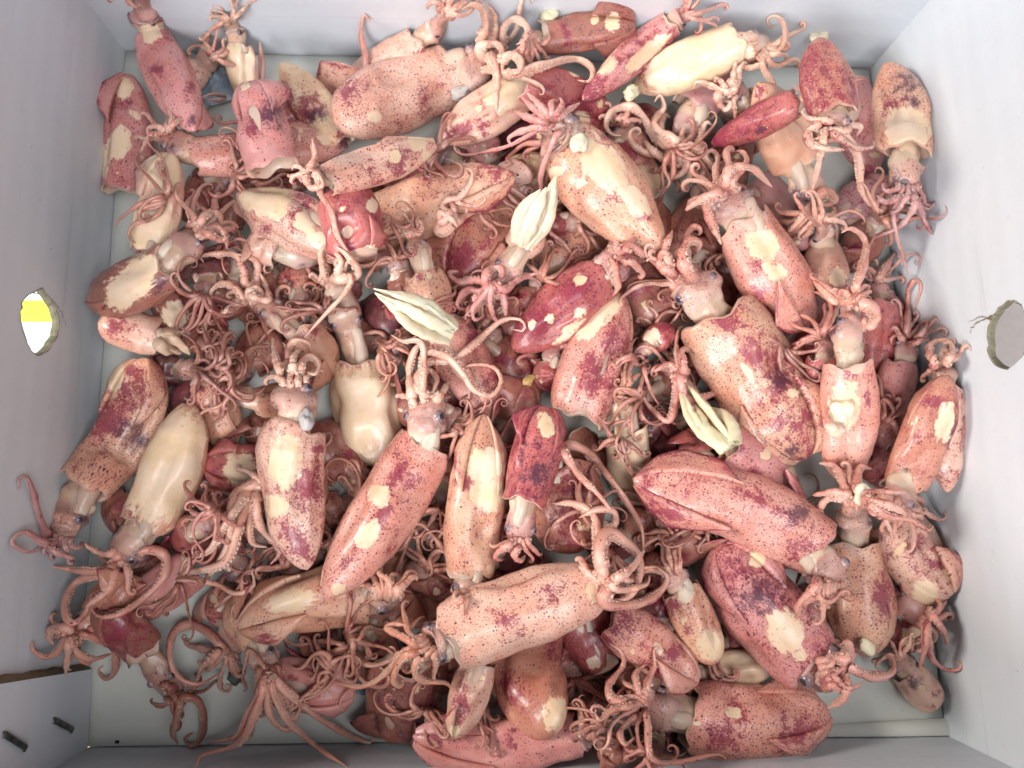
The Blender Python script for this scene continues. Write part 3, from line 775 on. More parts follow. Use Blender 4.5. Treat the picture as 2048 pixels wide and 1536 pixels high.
squid("rust coloured squid hanging two long straight pale arms", (1668, 225), (1638, 75), 116, H=(1660, 262), tint='orange', at_='pale', spots=.55, red=.35, n=1, L=50, ar=9, fins=0,
      tr=["1651 257 1640 315 1632 350 1622 388", "1.1 1690 270 1716 315 1722 373 1738 406 1767 424", "1.0 1690 262 1705 250 1722 255 1713 272", "0.8 1690 285 1718 298 1745 294 1746 280", "1.1 1640 250 1616 262 1620 288 1651 298 1690 300"])
squid("olive tinged squid with a drooping head between two others at right", (1648, 500), (1672, 610), 86, H=(1640, 440), tint='pale', spots=.15, red=.2, bare=[(1675, 555, 18)], n=7, L=60, fan=100, fins=0)
squid("slim pink squid with looped arms along the right wall", (1802, 735), (1762, 895), 84, H=(1818, 672), tint='rose', spots=.4, red=.35, n=4, L=50, fan=80, fins=2, fs=.6, ar=6.5,
      tr=["1812 680 1815 620 1818 575 1832 560 1842 575 1828 620", "1825 685 1848 662 1856 640", "1820 690 1850 678 1864 692", "1805 680 1790 655 1780 660"])
squid("pale squid pressed upright against the right wall with coiled arms on top", (1893, 780), (1895, 985), 76, H=(1885, 725), tint='pale', spots=.1, red=.3, n=3, L=45, fan=120, ar=8, eyes=0, fins=0,
      tr=["1880 730 1862 715 1860 690 1885 680 1905 692 1898 708", "1890 730 1905 705 1900 685 1885 688", "1870 735 1865 720 1872 708"])
squid("pink and white squid with a pointed tail by the right wall and floor", (1785, 1045), (1905, 1190), 132, M=(1835, 1120), tint='pale', spots=.35, red=.3, reds=[(1830, 1085, 34), (1870, 1130, 20)], bare=[(1850, 1185, 26)], roll=20, fins=3, fs=.55, H=(1810, 1010), n=5, L=60)
squid("squid with a frill of arms standing up beside the ragged flesh", (845, 545), (880, 650), 86, H=(828, 462), tint='tan', spots=.5, red=.25, n=7, L=35, fan=35, fins=0)
squid("speckled squid ending in a split white greenish strip of flesh", (885, 655), (990, 835), 118, tint='pink', spots=.6, red=.25, reds=[(1000, 800, 30)], fins=0, flesh=[((905, 668), (752, 585), 66, "torn_flesh", (.80, .70, .52), 8)])
squid("bent salmon squid with a pale lobed end under the shiny pink one", (1068, 1255), (1125, 1455), 138, M=(1065, 1370), tint=(.62, .27, .19), spots=.25, red=.12, bare=[(1125, 1430, 40)], fins=0, blunt=True)
squid("small slim squid with a red stripe and white tail tip near the front wall", (958, 1325), (908, 1478), 84, tint='pale', spots=.2, red=.3, reds=[(925, 1400, 60, 14, 100)], bare=[(908, 1462, 12)], fins=2, fs=.4)
squid("narrow squid with a freckled crimson side and cream end", (1362, 1180), (1430, 1328), 92, tint='tan', spots=.6, red=.35, bare=[(1425, 1290, 32), (1372, 1190, 16)], reds=[(1345, 1210, 22)], fins=0, blunt=True, H=(1345, 1140), n=4, L=60)
squid("small squid with a crimson collar and folded cream fin", (1225, 1240), (1398, 1365), 104, tint='pink', spots=.55, red=.2, reds=[(1240, 1250, 40), (1350, 1305, 22)], roll=-30, fins=3, fs=.55)
squid("tan cream squid with black freckles and a thin raised fin", (735, 1195), (475, 1258), 138, M=(610, 1205), tint='tan', spots=.35, red=.05, bare=[(580, 1200, 50, 24, -8)], roll=25, fins=3, fs=.5, reds=[(530, 1275, 26)], H=(775, 1180), n=5, L=60)
squid("slim cream squid with rusty sides and a long pointed fin", (938, 1145), (968, 828), 116, tint='tan', spots=.4, red=.25, bare=[(970, 930, 36), (975, 990, 34)], reds=[(905, 930, 26), (960, 1010, 20)], roll=10, fins=3, fs=.45, H=(940, 1195), n=6, L=50)
squid("squid whose strong arms curl up past the shiny pink one", (1195, 1180), (1100, 1160), 80, H=(1215, 1165), tint='pale', spots=.1, red=.2, n=2, L=60, ar=13, eyes=0, later=40,
      tr=["1.0 1199 1140 1195 1064 1184 1026 1146 1007 1104 1007", "0.9 1205 1130 1210 1064 1230 1049 1226 1022 1195 1019 1157 1036", "1.1 1205 1150 1200 1095 1218 1066 1249 1084 1275 1110 1279 1156 1256 1194 1218 1202",
          "1.0 1210 1206 1271 1209 1318 1185 1335 1155 1312 1132", "0.8 1225 1160 1260 1140 1290 1100", "0.7 1240 1180 1290 1170 1300 1150"])
squid("squid with crossed white arms beneath the red flap", (560, 505), (500, 470), 90, H=(640, 500), tint='pale', spots=.1, n=4, L=90, fan=80, eyes=0)
squid("cream and red blotched squid with a torn belly under the white arms", (690, 488), (472, 388), 118, tint='pale', spots=.6, red=.2, bare=[(545, 405, 38), (610, 440, 22), (640, 480, 20), (500, 400, 22)], reds=[(590, 430, 34), (610, 395, 28), (530, 460, 16)], fins=1, fs=.4, collar=1.05)
squid("magenta inside out squid flap with pale torn rim", (690, 395), (725, 515), 122, tint='crimson', spots=.15, red=.35, dark=.15, fins=3, fs=.45, roll=0, blunt=True, bare=[(742, 505, 16), (745, 410, 14)])
squid("crimson freckled squid lying across the cream shouldered one", (1198, 558), (1025, 700), 118, H=(1240, 512), tint='crimson', spots=.9, red=.5, reds=[(1150, 575, 50), (1080, 640, 40)], bare=[(1160, 560, 14), (1100, 637, 10), (1135, 665, 40, 10, -40)], n=5, L=70, fan=60, fins=0,
      tr=["1225 520 1232 550 1236 575 1225 592", "1240 510 1270 480 1300 490 1320 505", "1245 515 1260 490 1290 510 1310 500"])
squid("squid with a cream shoulder and wine red freckled flank", (1152, 828), (1240, 585), 138, tint='pink', spots=.95, red=.35, reds=[(1205, 740, 60), (1225, 690, 40)], bare=[(1180, 630, 54, 34, -60), (1215, 600, 30)], roll=40, fins=2, fs=.6)
squid("tiny squid with a frizzy tuft of arms in a dark hollow", (1298, 690), (1348, 652), 56, H=(1268, 718), tint='crimson', spots=.4, red=.3, bare=[(1305, 675, 16)], n=8, L=45, fan=50, curl=1.6, fins=0,
      tr=["0.8 1285 730 1300 780 1318 810"])
squid("freckled squid with yellow white gut spilling from its opening", (1458, 893), (1600, 1000), 118, H=(1358, 745), tint='rose', spots=.8, red=.35, bare=[(1530, 910, 12)], n=8, L=60, fan=40, curl=.5, hw=.6, fins=2, fs=.6, eyes=0,
      flesh=[((1460, 895), (1372, 775), 66, "gut", (.80, .70, .48), 8)], tr=["1340 840 1300 815 1285 790", "1375 800 1440 785 1465 800"])
squid("slim squid with ink dark freckled shoulder and cream patch lying by the right wall", (1808, 968), (1898, 750), 108, H=(1785, 1008), tint='orange', spots=.45, red=.35, reds=[(1900, 860, 26)], bare=[(1890, 845, 18, 40, 10)], n=5, L=50, roll=-30, fins=1, fs=.4, darks=[(1905, 880, 10, 50, 10)])

# -- top of the heap
squid("headless freckled squid with an open white rimmed end against the left wall", (250, 380), (258, 148), 106, tint='rose', spots=.75, red=.35, dark=.1, bare=[(240, 285, 22, 34, 15), (206, 320, 10, 34, 0), (250, 175, 16, 24, 20)], fins=1, fs=.4, roll=20, collar=1.05)
squid("pink squid hanging head up over the back left corner", (308, 85), (390, 262), 96, H=(282, -20), tint='rose', spots=.5, red=.25, reds=[(312, 140, 12)], darks=[(385, 240, 14)], fins=1, fs=.4, n=6, L=60, bare=[(300, 65, 20)])
squid("squid leaning head up on the back wall with a cream neck", (478, 95), (498, 215), 66, H=(460, 40), tint='cream', spots=.05, red=.05, n=7, L=55, fan=70, fins=0, bare=[(480, 130, 40)])
squid("pink squid with star spread fins and a flared empty opening", (545, 335), (500, 165), 108, tint='rose', spots=.35, red=.25, fins=3, fs=.75, roll=0, dark=.05, darks=[(545, 225, 34)], collar=1.18, blunt=True,
      flesh=[((520, 170), (515, 62), 26, "fin_tip", (.60, .36, .33), 2), ((450, 195), (392, 198), 26, "fin_tip", (.60, .36, .33), 2)])
squid("ringed pink squid with a white collar and a long white trailing arm", (655, 360), (875, 290), 84, H=(612, 345), tint='pale', spots=.45, red=.25, reds=[(800, 320, 34), (735, 340, 16)], bare=[(790, 312, 14), (853, 315, 12), (835, 282, 20)], n=3, L=40, fins=1, fs=.5, roll=-10,
      tr=["0.9 618 338 632 310 624 275", "1.0 635 350 640 385 662 420 675 470 700 510 722 545", "1.1 610 350 620 375 645 372 640 350"])
squid("very large pale squid freckled black with hooked arms by the back wall", (905, 150), (668, 245), 158, H=(975, 128), tint='pale', at_='pale', spots=.8, red=.12, dark=.03, bare=[(750, 235, 16, 12, 0)], roll=-60, fins=0, blunt=True, n=0, ar=11, hw=.95, darks=[(925, 118, 26)],
      tr=["970 110 962 80 972 50 963 18 944 10 922 20", "985 100 990 65 988 34 972 6", "1003 100 1006 65 1012 50 1031 38 1055 55 1051 79 1031 90", "960 95 996 89 1007 116 1003 150", "1.0 979 109 993 147 993 185 993 222",
          "1.0 1000 150 1030 147 1058 140 1106 126 1154 118 1184 137 1178 162 1154 160", "1000 125 1022 110 1041 122 1038 143 1018 148"])
squid("loose S shaped pale arm and head on the rusty tan squid", (900, 440), (870, 470), 40, H=(905, 425), tint='pale', spots=.05, n=0, ar=8, eyes=0, fins=0,
      tr=["900 430 885 415 895 400 920 395 940 370 945 345 930 335", "905 430 915 445 930 430 935 410", "1.2 885 445 880 425 905 440 915 455", "0.7 910 405 950 412 970 400 965 388"])
squid("cream shouldered squid with rusty freckles and a bulging eyed head", (1140, 292), (1330, 505), 152, M=(1222, 395), H=(1105, 262), tint='tan', at_='rose', spots=.55, red=.1, bare=[(1205, 330, 70, 36, 50), (1270, 400, 20, 40, -40)], reds=[(1235, 380, 26), (1290, 430, 16)], darks=[(1228, 324, 7)], n=0, ar=8, fins=0, roll=30,
      tr=["1095 255 1078 253 1041 263 1017 277 1025 294", "1.2 1092 245 1058 236 1027 222", "1.1 1095 240 1061 212 1041 191", "1.1 1100 236 1078 208 1054 185", "1106 235 1102 205 1115 200", "1115 235 1133 222 1160 205", "1110 235 1125 210 1120 195"])
squid("ragged white fleshed squid with sucker lined curls of arm", (1040, 500), (1072, 440), 74, H=(985, 568), tint='pale', at_='rose', spots=.3, red=.2, n=0, ar=9, hw=1.25, fins=0, darks=[(1045, 515, 18)],
      flesh=[((1045, 490), (1105, 352), 62, "torn_flesh", (.82, .68, .52), 9)],
      tr=["1.1 950 560 918 565 897 546 918 542", "1.1 969 570 976 542 1000 535 1003 553 979 570", "1.2 965 585 935 580 915 605 918 618", "1.1 975 590 945 600 976 590 1024 597", "1.0 1005 590 1010 610 1013 645", "1.0 1010 580 1037 560 1075 546", "0.8 960 600 945 620 950 640 970 630", "0.8 980 600 985 630 1000 650"])
squid("squid with a large cream patch on its shoulder and raised fins", (1488, 450), (1612, 660), 142, H=(1445, 380), tint='pink', spots=.6, red=.3, bare=[(1525, 490, 40, 32, 60), (1555, 545, 20)], reds=[(1520, 525, 26)], roll=-20, fins=2, fs=.5, n=6, L=70, blunt=True,
      tr=["1.1 1412 405 1415 425 1425 450 1443 490", "1440 385 1400 400 1370 420", "1450 380 1460 340 1500 335 1530 360 1545 375"])
squid("wine and cream squid with freckled purple tail leaning on the right wall", (1812, 305), (1772, 125), 118, M=(1803, 215), H=(1815, 378), tint='tan', at_='mauve', spots=.7, red=.2, dark=.05, bare=[(1815, 255, 48)], darks=[(1812, 165, 30), (1830, 205, 16)], reds=[(1790, 215, 34)], roll=30, fins=2, fs=.4, n=3, L=60, ar=8,
      tr=["1822 385 1840 420 1855 455 1867 470", "0.9 1828 395 1828 416 1799 453 1748 477", "0.7 1795 405 1787 430 1794 470 1811 531 1815 548 1802 553", "1800 395 1770 405 1752 390", "1815 390 1795 420 1780 425"])
squid("biggest speckled squid, two toned wine and tan with a flapping fin", (1440, 640), (1612, 918), 192, H=(1355, 548), tint='tan', at_='pink', spots=.85, red=.25, reds=[(1560, 760, 60), (1590, 850, 50), (1460, 650, 30), (1510, 715, 30)], darks=[(1560, 760, 24), (1585, 905, 22)], bare=[(1500, 745, 10, 30, -30)], roll=15, fins=3, fs=.55, n=5, L=80, hw=.85, blunt=True, fan=45,
      tr=["1.3 1385 560 1370 535 1365 506 1378 482 1398 486 1394 508", "1345 545 1330 500 1345 460", "1350 550 1320 530 1325 505 1340 510"])
squid("upright squid with scraps stuck on its belly and a tall hooked arm", (1698, 730), (1692, 965), 116, H=(1700, 598), tint='pink', at_='pink', spots=.4, red=.2, bare=[(1690, 810, 50, 30, 90)], reds=[(1700, 745, 40, 14, 0)], n=5, L=40, fan=30, hw=.95, fins=0, blunt=True,
      tr=["1.0 1711 592 1714 567 1726 531 1733 494 1723 470 1701 457 1682 466", "1.5 1715 605 1735 612 1752 630 1742 652 1728 642 1738 632"])
squid("tan freckled squid with arms fanned wide and a purple ringed eye", (1702, 1095), (1735, 1315), 138, H=(1712, 1000), tint='tan', at_='pink', spots=.8, red=.15, reds=[(1770, 1190, 24, 60, 10)], roll=10, fins=1, fs=.4, n=2, L=70, ar=10, hw=.85,
      tr=["1693 985 1680 955 1668 932 1638 926", "1709 985 1715 955 1722 934 1744 938", "1720 990 1760 985 1805 984", "1.0 1725 1000 1751 1004 1790 1015 1809 1029 1780 1033", "1695 995 1660 995 1639 1018 1652 1037", "1700 990 1665 985 1625 990", "0.9 1730 1000 1770 1030 1820 1040 1855 1060 1868 1050"])
squid("broad mauve pink squid with frilled red fins lying aslant", (1628, 1092), (1265, 958), 152, M=(1455, 1010), H=(1655, 1175), tint='pink', spots=.85, red=.35, dark=.08, reds=[(1340, 1025, 60, 18, 10), (1290, 965, 30), (1500, 990, 50, 20, 20)], darks=[(1600, 1030, 26)], roll=0, fins=3, fs=.55, n=6, L=60)
squid("wine purple squid with a wide red rimmed tail and white torn shoulder", (1612, 1312), (1435, 1088), 168, M=(1515, 1205), H=(1660, 1345), tint='rose', spots=.95, red=.45, dark=.25, darks=[(1520, 1190, 50)], bare=[(1570, 1265, 36, 46, -40), (1515, 1120, 16), (1598, 1312, 12)], roll=0, fins=3, fs=.5, n=3, L=60, blunt=True,
      tr=["1690 1330 1738 1352 1780 1348 1786 1323 1767 1306", "1680 1325 1700 1305 1695 1285 1680 1290", "1685 1350 1692 1370 1687 1397 1655 1418", "0.6 1690 1375 1712 1374 1726 1362"])
squid("thickset speckled squid lying along the front wall with a rolled fin", (1378, 1432), (1660, 1425), 146, M=(1510, 1445), H=(1285, 1400), tint='pink', spots=1.0, red=.3, reds=[(1600, 1470, 50), (1450, 1470, 40)], bare=[(1395, 1445, 8)], roll=-30, fins=3, fs=.45, n=5, L=90, blunt=True, ar=9, fan=75,
      tr=["1265 1400 1228 1400 1217 1372 1246 1331 1241 1302 1217 1286", "0.9 1295 1450 1297 1500 1310 1522 1353 1525 1432 1509 1457 1523", "1270 1410 1225 1420 1200 1440 1190 1425", "1275 1430 1240 1460 1250 1490 1270 1475", "1280 1390 1270 1350 1290 1330"])
squid("long curved squid with a purple band lying against the left wall", (165, 972), (288, 715), 134, M=(258, 845), H=(118, 1085), tint='tan', at_='mauve', spots=.75, red=.25, reds=[(215, 850, 50), (265, 790, 40)], darks=[(265, 870, 34), (150, 1020, 24)], bare=[(232, 750, 14, 40, 10)], roll=-10, fins=3, fs=.45, n=3, L=50, blunt=True, ar=8,
      tr=["0.9 95 1075 76 1026 65 980 53 954 38 958 38 982", "0.9 88 1085 50 1064 23 1083 50 1103 80 1100", "100 1095 120 1108 150 1118"])
squid("long cream squid with brown folded fin beside the purple banded one", (292, 1045), (380, 805), 126, M=(350, 925), H=(238, 1120), tint='tan', at_='pink', spots=.03, red=.05, bare=[(340, 930, 120)], reds=[(268, 1018, 30)], roll=-30, fins=1, fs=.5, n=2, L=60, ar=10.5,
      tr=["260 1120 275 1105 305 1099 332 1114 328 1152 290 1194 237 1229 195 1232 179 1209", "225 1130 198 1148 153 1164 130 1209 141 1246 168 1232 185 1185", "230 1125 214 1141 160 1141 105 1133", "1.2 230 1140 215 1180 170 1215"])
squid("pear shaped bald cream squid with a long pale neck", (722, 738), (768, 930), 142, M=(738, 830), H=(668, 560), tint='cream', at_='pale', spots=.03, red=.03, bare=[(740, 840, 100)], reds=[(700, 725, 50, 12, 0)], fins=0, n=2, L=40, hw=.72, blunt=True, ar=9,
      tr=["650 560 641 508 655 490", "672 560 680 535 682 518 666 500", "1.2 717 548 698 514 672 492", "0.7 680 552 702 556 690 587 653 626 604 680"])
squid("cream squid splashed crimson with a silvery head", (592, 858), (615, 1140), 144, M=(582, 980), H=(588, 760), tint='pale', at_='pale', spots=.55, red=.15, bare=[(568, 920, 34, 60, 10), (548, 1010, 30, 24, 0)], reds=[(615, 980, 50), (590, 1080, 46), (605, 1110, 30), (640, 900, 26)], fins=0, n=2, L=40, roll=20, ar=9,
      tr=["600 750 604 725 620 713 638 728 630 748 612 744", "577 735 578 694 596 680 618 688 622 706", "562 750 550 714 545 675", "585 740 588 710 600 700"])
squid("small dark crimson squid with a cream oval on its tail", (1048, 1000), (1092, 812), 108, H=(1038, 1085), tint='crimson', spots=.9, red=.6, dark=.45, bare=[(1090, 850, 26, 18, 70)], darks=[(1075, 950, 36)], fins=3, fs=.4, roll=0, n=3, L=40, blunt=True, ar=8,
      tr=["1025 1085 1000 1100 990 1115 1005 1122", "1040 1090 1028 1110 1040 1122 1052 1110"])
squid("crimson streaked squid with crossing looped arms and a white collar", (845, 898), (648, 1198), 146, M=(758, 1040), H=(845, 792), tint='pink', at_='pale', spots=.6, red=.2, reds=[(795, 950, 40, 22, -50), (740, 1060, 110, 14, -55), (690, 1130, 40, 16, -50)], bare=[(757, 990, 22), (735, 1070, 22, 30, 40), (677, 1178, 16)], roll=40, fins=2, fs=.5, n=1, L=40, ar=10, hw=1.0, blunt=False,
      tr=["825 800 819 740 832 696 853 676 868 689", "858 795 836 775 838 748 858 740 874 758 866 785", "0.95 836 752 860 723 901 720 942 693 983 655 1010 638 1044 641 1048 662 1024 658", "1.0 845 735 853 703 894 713 925 747 949 781 983 792 1003 764 986 734 942 730 914 742",
          "873 800 888 780 897 765", "0.9 845 690 805 682 781 669"])
squid("shiny pale pink squid with a torn red nick, on top near the front", (905, 1270), (1228, 1165), 156, M=(1060, 1215), H=(852, 1295), tint='pale', at_='orange', spots=.5, red=.1, reds=[(1085, 1125, 26, 12, 0)], bare=[(1198, 1180, 26)], fins=0, n=3, L=70, blunt=True, ar=9, hw=.85, roll=-20,
      tr=["840 1300 814 1301 772 1347 726 1373 672 1366", "835 1305 806 1316 787 1354 798 1373 814 1354", "840 1310 829 1343 848 1362 890 1366 901 1378", "835 1290 791 1267 772 1257 785 1248 814 1250"])

# ------------------------------------------------------------------ placing and building the squid
def px_scale(P, z):
    return depth(at(P, z)) / F_PX

def place_body(s, idx):
    rng = np.random.default_rng(1000 + idx); s['rng'] = rng; s['idx'] = idx
    pts = [s['C']] + ([s['M']] if s['M'] else []) + [s['T']]
    u = np.linspace(0, 1, 16)
    P = bez(pts, u)
    prof = np.interp(u, PU, PRB if s['blunt'] else PR)
    prof[0] *= s['collar']
    z = np.full(16, .02)
    for it in range(3):
        r = np.maximum(s['w'] / 2 * prof * px_scale(P, z), .0015)
        zr = march_z(P, r * .86 / px_scale(P, z))
        best = None
        for b in np.linspace(-.035, .035, 29):
            a = np.quantile(zr - b * u, .80)
            m = (a + b * .5) + abs(b) * .12
            if best is None or m < best[0]: best = (m, a, b)
        znew = best[1] + best[2] * u + s['up']
        znew = np.maximum(znew, wall_min_z(P, r * .8)); znew = np.maximum(znew, r * .8)
        znew = smooth(znew, 3)
        z = znew
    s['pts'] = pts; s['zu'] = (u, z); s['prof'] = PRB if s['blunt'] else PR
    hf_add(at(P, z), s['w'] / 2 * prof * px_scale(P, z) * .9)
    # head
    if s['H']:
        k = px_scale([s['C']], z[0])[0]
        rc = s['w'] / 2 * .82 * k
        t = np.linspace(0, 1, 8)
        tg = np.asarray(pts[1], float) - np.asarray(s['C']); tg = tg / np.linalg.norm(tg)
        A = np.asarray(s['C'], float) + tg * s['w'] * .25
        hc = s['hc'] or (np.asarray(s['C'], float) * .55 + np.asarray(s['H'], float) * .45 - tg * s['w'] * .08)
        HP = np.vstack([bez([A, hc, s['H']], t)])
        zA = np.interp(.08, u, z)
        zh = np.full(8, zA)
        rr = rc * .72 * s['hw'] * np.interp(t, [0, .5, 1], [1, 1, .6])
        for it in range(2):
            zr = march_z(HP, rr * .8 / px_scale(HP, zh))
            zh = np.maximum(zr, zA - .010)
            zh = zA * (1 - t) ** .8 + zh * (1 - (1 - t) ** .8)
            zh = smooth(zh, 2)
        s['head'] = (t, HP, zh, rc)
        hf_add(at(HP, zh)[2:], (rr * .85)[2:])

def auto_arm(s, i, n, rng):
    H = np.asarray(s['H'], float)
    t, HP, zh, rc = s['head']
    d = HP[-1] - HP[-3]; base = math.atan2(d[1], d[0])
    f = (i - (n - 1) / 2) / max((n - 1) / 2, 1)
    rpx = s['w'] / 2 * .82 * .5 * s['hw']
    lat = np.array([-math.sin(base), math.cos(base)])
    st = H + lat * f * rpx * .75
    ang = base + math.radians(s['fan']) * f + rng.normal() * .22
    Ln = (s['L'] or s['w'] * 1.0) * rng.uniform(.9, 1.9)
    tent = i in s['tent']
    if tent: Ln *= 1.5
    N = 26
    c1 = rng.normal() * 1.5 * s['curl']; sg = rng.choice([-1, 1]) if rng.random() < .35 else (1 if f > 0 else -1)
    c2 = sg * rng.uniform(3.0, 11.0) * s['curl']
    wa, wf_, wp = rng.uniform(2, 7), rng.uniform(5, 11), rng.uniform(0, 6.28)
    p = [st - np.array([math.cos(base), math.sin(base)]) * rpx * .5, st]; h = ang
    for k in range(N - 2):
        q = k / (N - 3)
        h += (c1 * (1 - q) + c2 * 2.2 * max(q - .45, 0) * 1.6) / N * 1.6
        h += wa * math.sin(q * wf_ + wp) * q ** .5 / N
        step = Ln / N * (1.0 if q < .6 else 1 - .55 * (q - .6) / .4)
        p.append(p[-1] + step * np.array([math.cos(h), math.sin(h)]))
    return np.array(p), (.72 if tent else 1.0) * rng.uniform(.85, 1.1)

def place_arms(s):
    s['arms'] = []
    if not s['H']: return
    rng = s['rng']
    n = s['n'] + (2 if 0 < s['n'] < 7 or len(s['tr']) > 2 else 0)
    s['tent'] = set(rng.choice(max(n, 1), min(2, n), replace=False).tolist()) if n >= 6 else set()
    t, HP, zh, rc = s['head']
    H3 = at(HP[-1:], zh[-1:])[0]
    r0 = s['ar'] or float(np.clip(.088 * s['w'], 6.0, 11.5))
    todo = []
    for i in range(n):
        p, k = auto_arm(s, i, n, rng); todo.append((spline(p, 32), k * r0 * .80, True))
    for a in s['tr']:
        v = [float(q) for q in a.replace('@', ' ').split()]
        k = 1.0
        if len(v) % 2: k = v.pop(0)
        p = np.array(v).reshape(-1, 2)
        if np.linalg.norm(p[0] - np.asarray(s['H'])) > max(22, s['w'] * .22): p = np.vstack([np.asarray(s['H'], float)[None], p])
        todo.append((spline(p, 34), k * r0, False))
    order = list(range(len(todo)))
    for oi in order:
        P, rp, auto = todo[oi]
        m = len(P); q = np.linspace(0, 1, m)
        rad = rp * np.interp(q, [0, .02, .12, .3, .6, .85, .99, 1], [.2, 1.2, 1.0, .86, .68, .44, .16, .02])
        z = np.full(m, zh[-1])
        z0 = zh[-1] if np.linalg.norm(P[0] - HP[-1]) < s['w'] * .8 else None
        zr = march_z(P, rad, .8)
        z = zr.copy()
        # a limp arm bridges gaps instead of diving into them
        sc = px_scale(P, z); r = rad * sc
        ds = np.linalg.norm(np.diff(P, axis=0), axis=1) * sc[1:]; arc = np.r_[0, np.cumsum(ds)]
        if z0 is not None:
            z[0] = max(z[0], z0 + rc * .2 * math.sin(oi * 2.4))
        z = (z[None, :] - .95 * np.abs(arc[:, None] - arc[None, :])).max(1)
        z = np.maximum(smooth(z, 3), zr - .0006)
        z = smooth(z, 1)
        if z0 is not None:
            w_ = np.array([0, .3, .65, .9]); z[:4] = (z0 + rc * .15 * math.sin(oi * 2.4)) * (1 - w_) + z[:4] * w_
        z = z + s['lift'] * (.0018 * rng.random() * np.sin(math.pi * q) + .0015 * rng.random() * q ** 2)
        z = np.maximum(z, wall_min_z(P, r))
        z = np.maximum(z, r * .7)
        rad = rad * (1 + .14 * np.sin(q * rng.uniform(9, 16) + rng.uniform(0, 6)) + .08 * np.sin(q * rng.uniform(25, 40)))
        C3 = at(P, z); r = rad * px_scale(P, z)
        hf_add(C3[::1], r * .8)
        s['arms'].append((C3, r, P))

def paint_field(V, patches, up=None, extra=1.0):
    f = np.zeros(len(V))
    if not len(patches): return f
    P = pix(V)
    for p in patches:
        x, y, r = p[:3]
        dx, dy = P[:, 0] - x, P[:, 1] - y
        if len(p) >= 5:
            a = math.radians(p[4]); ca, sa = math.cos(a), math.sin(a)
            dx, dy = (dx * ca + dy * sa) / r, (-dx * sa + dy * ca) / p[3]
            d = np.hypot(dx, dy)
        else:
            d = np.hypot(dx, dy) / r
        f = np.maximum(f, np.clip(1 - .5 * d, 0, 1) * extra)
    if up is not None: f = f * np.clip(.5 + up * 2, 0, 1)
    return f

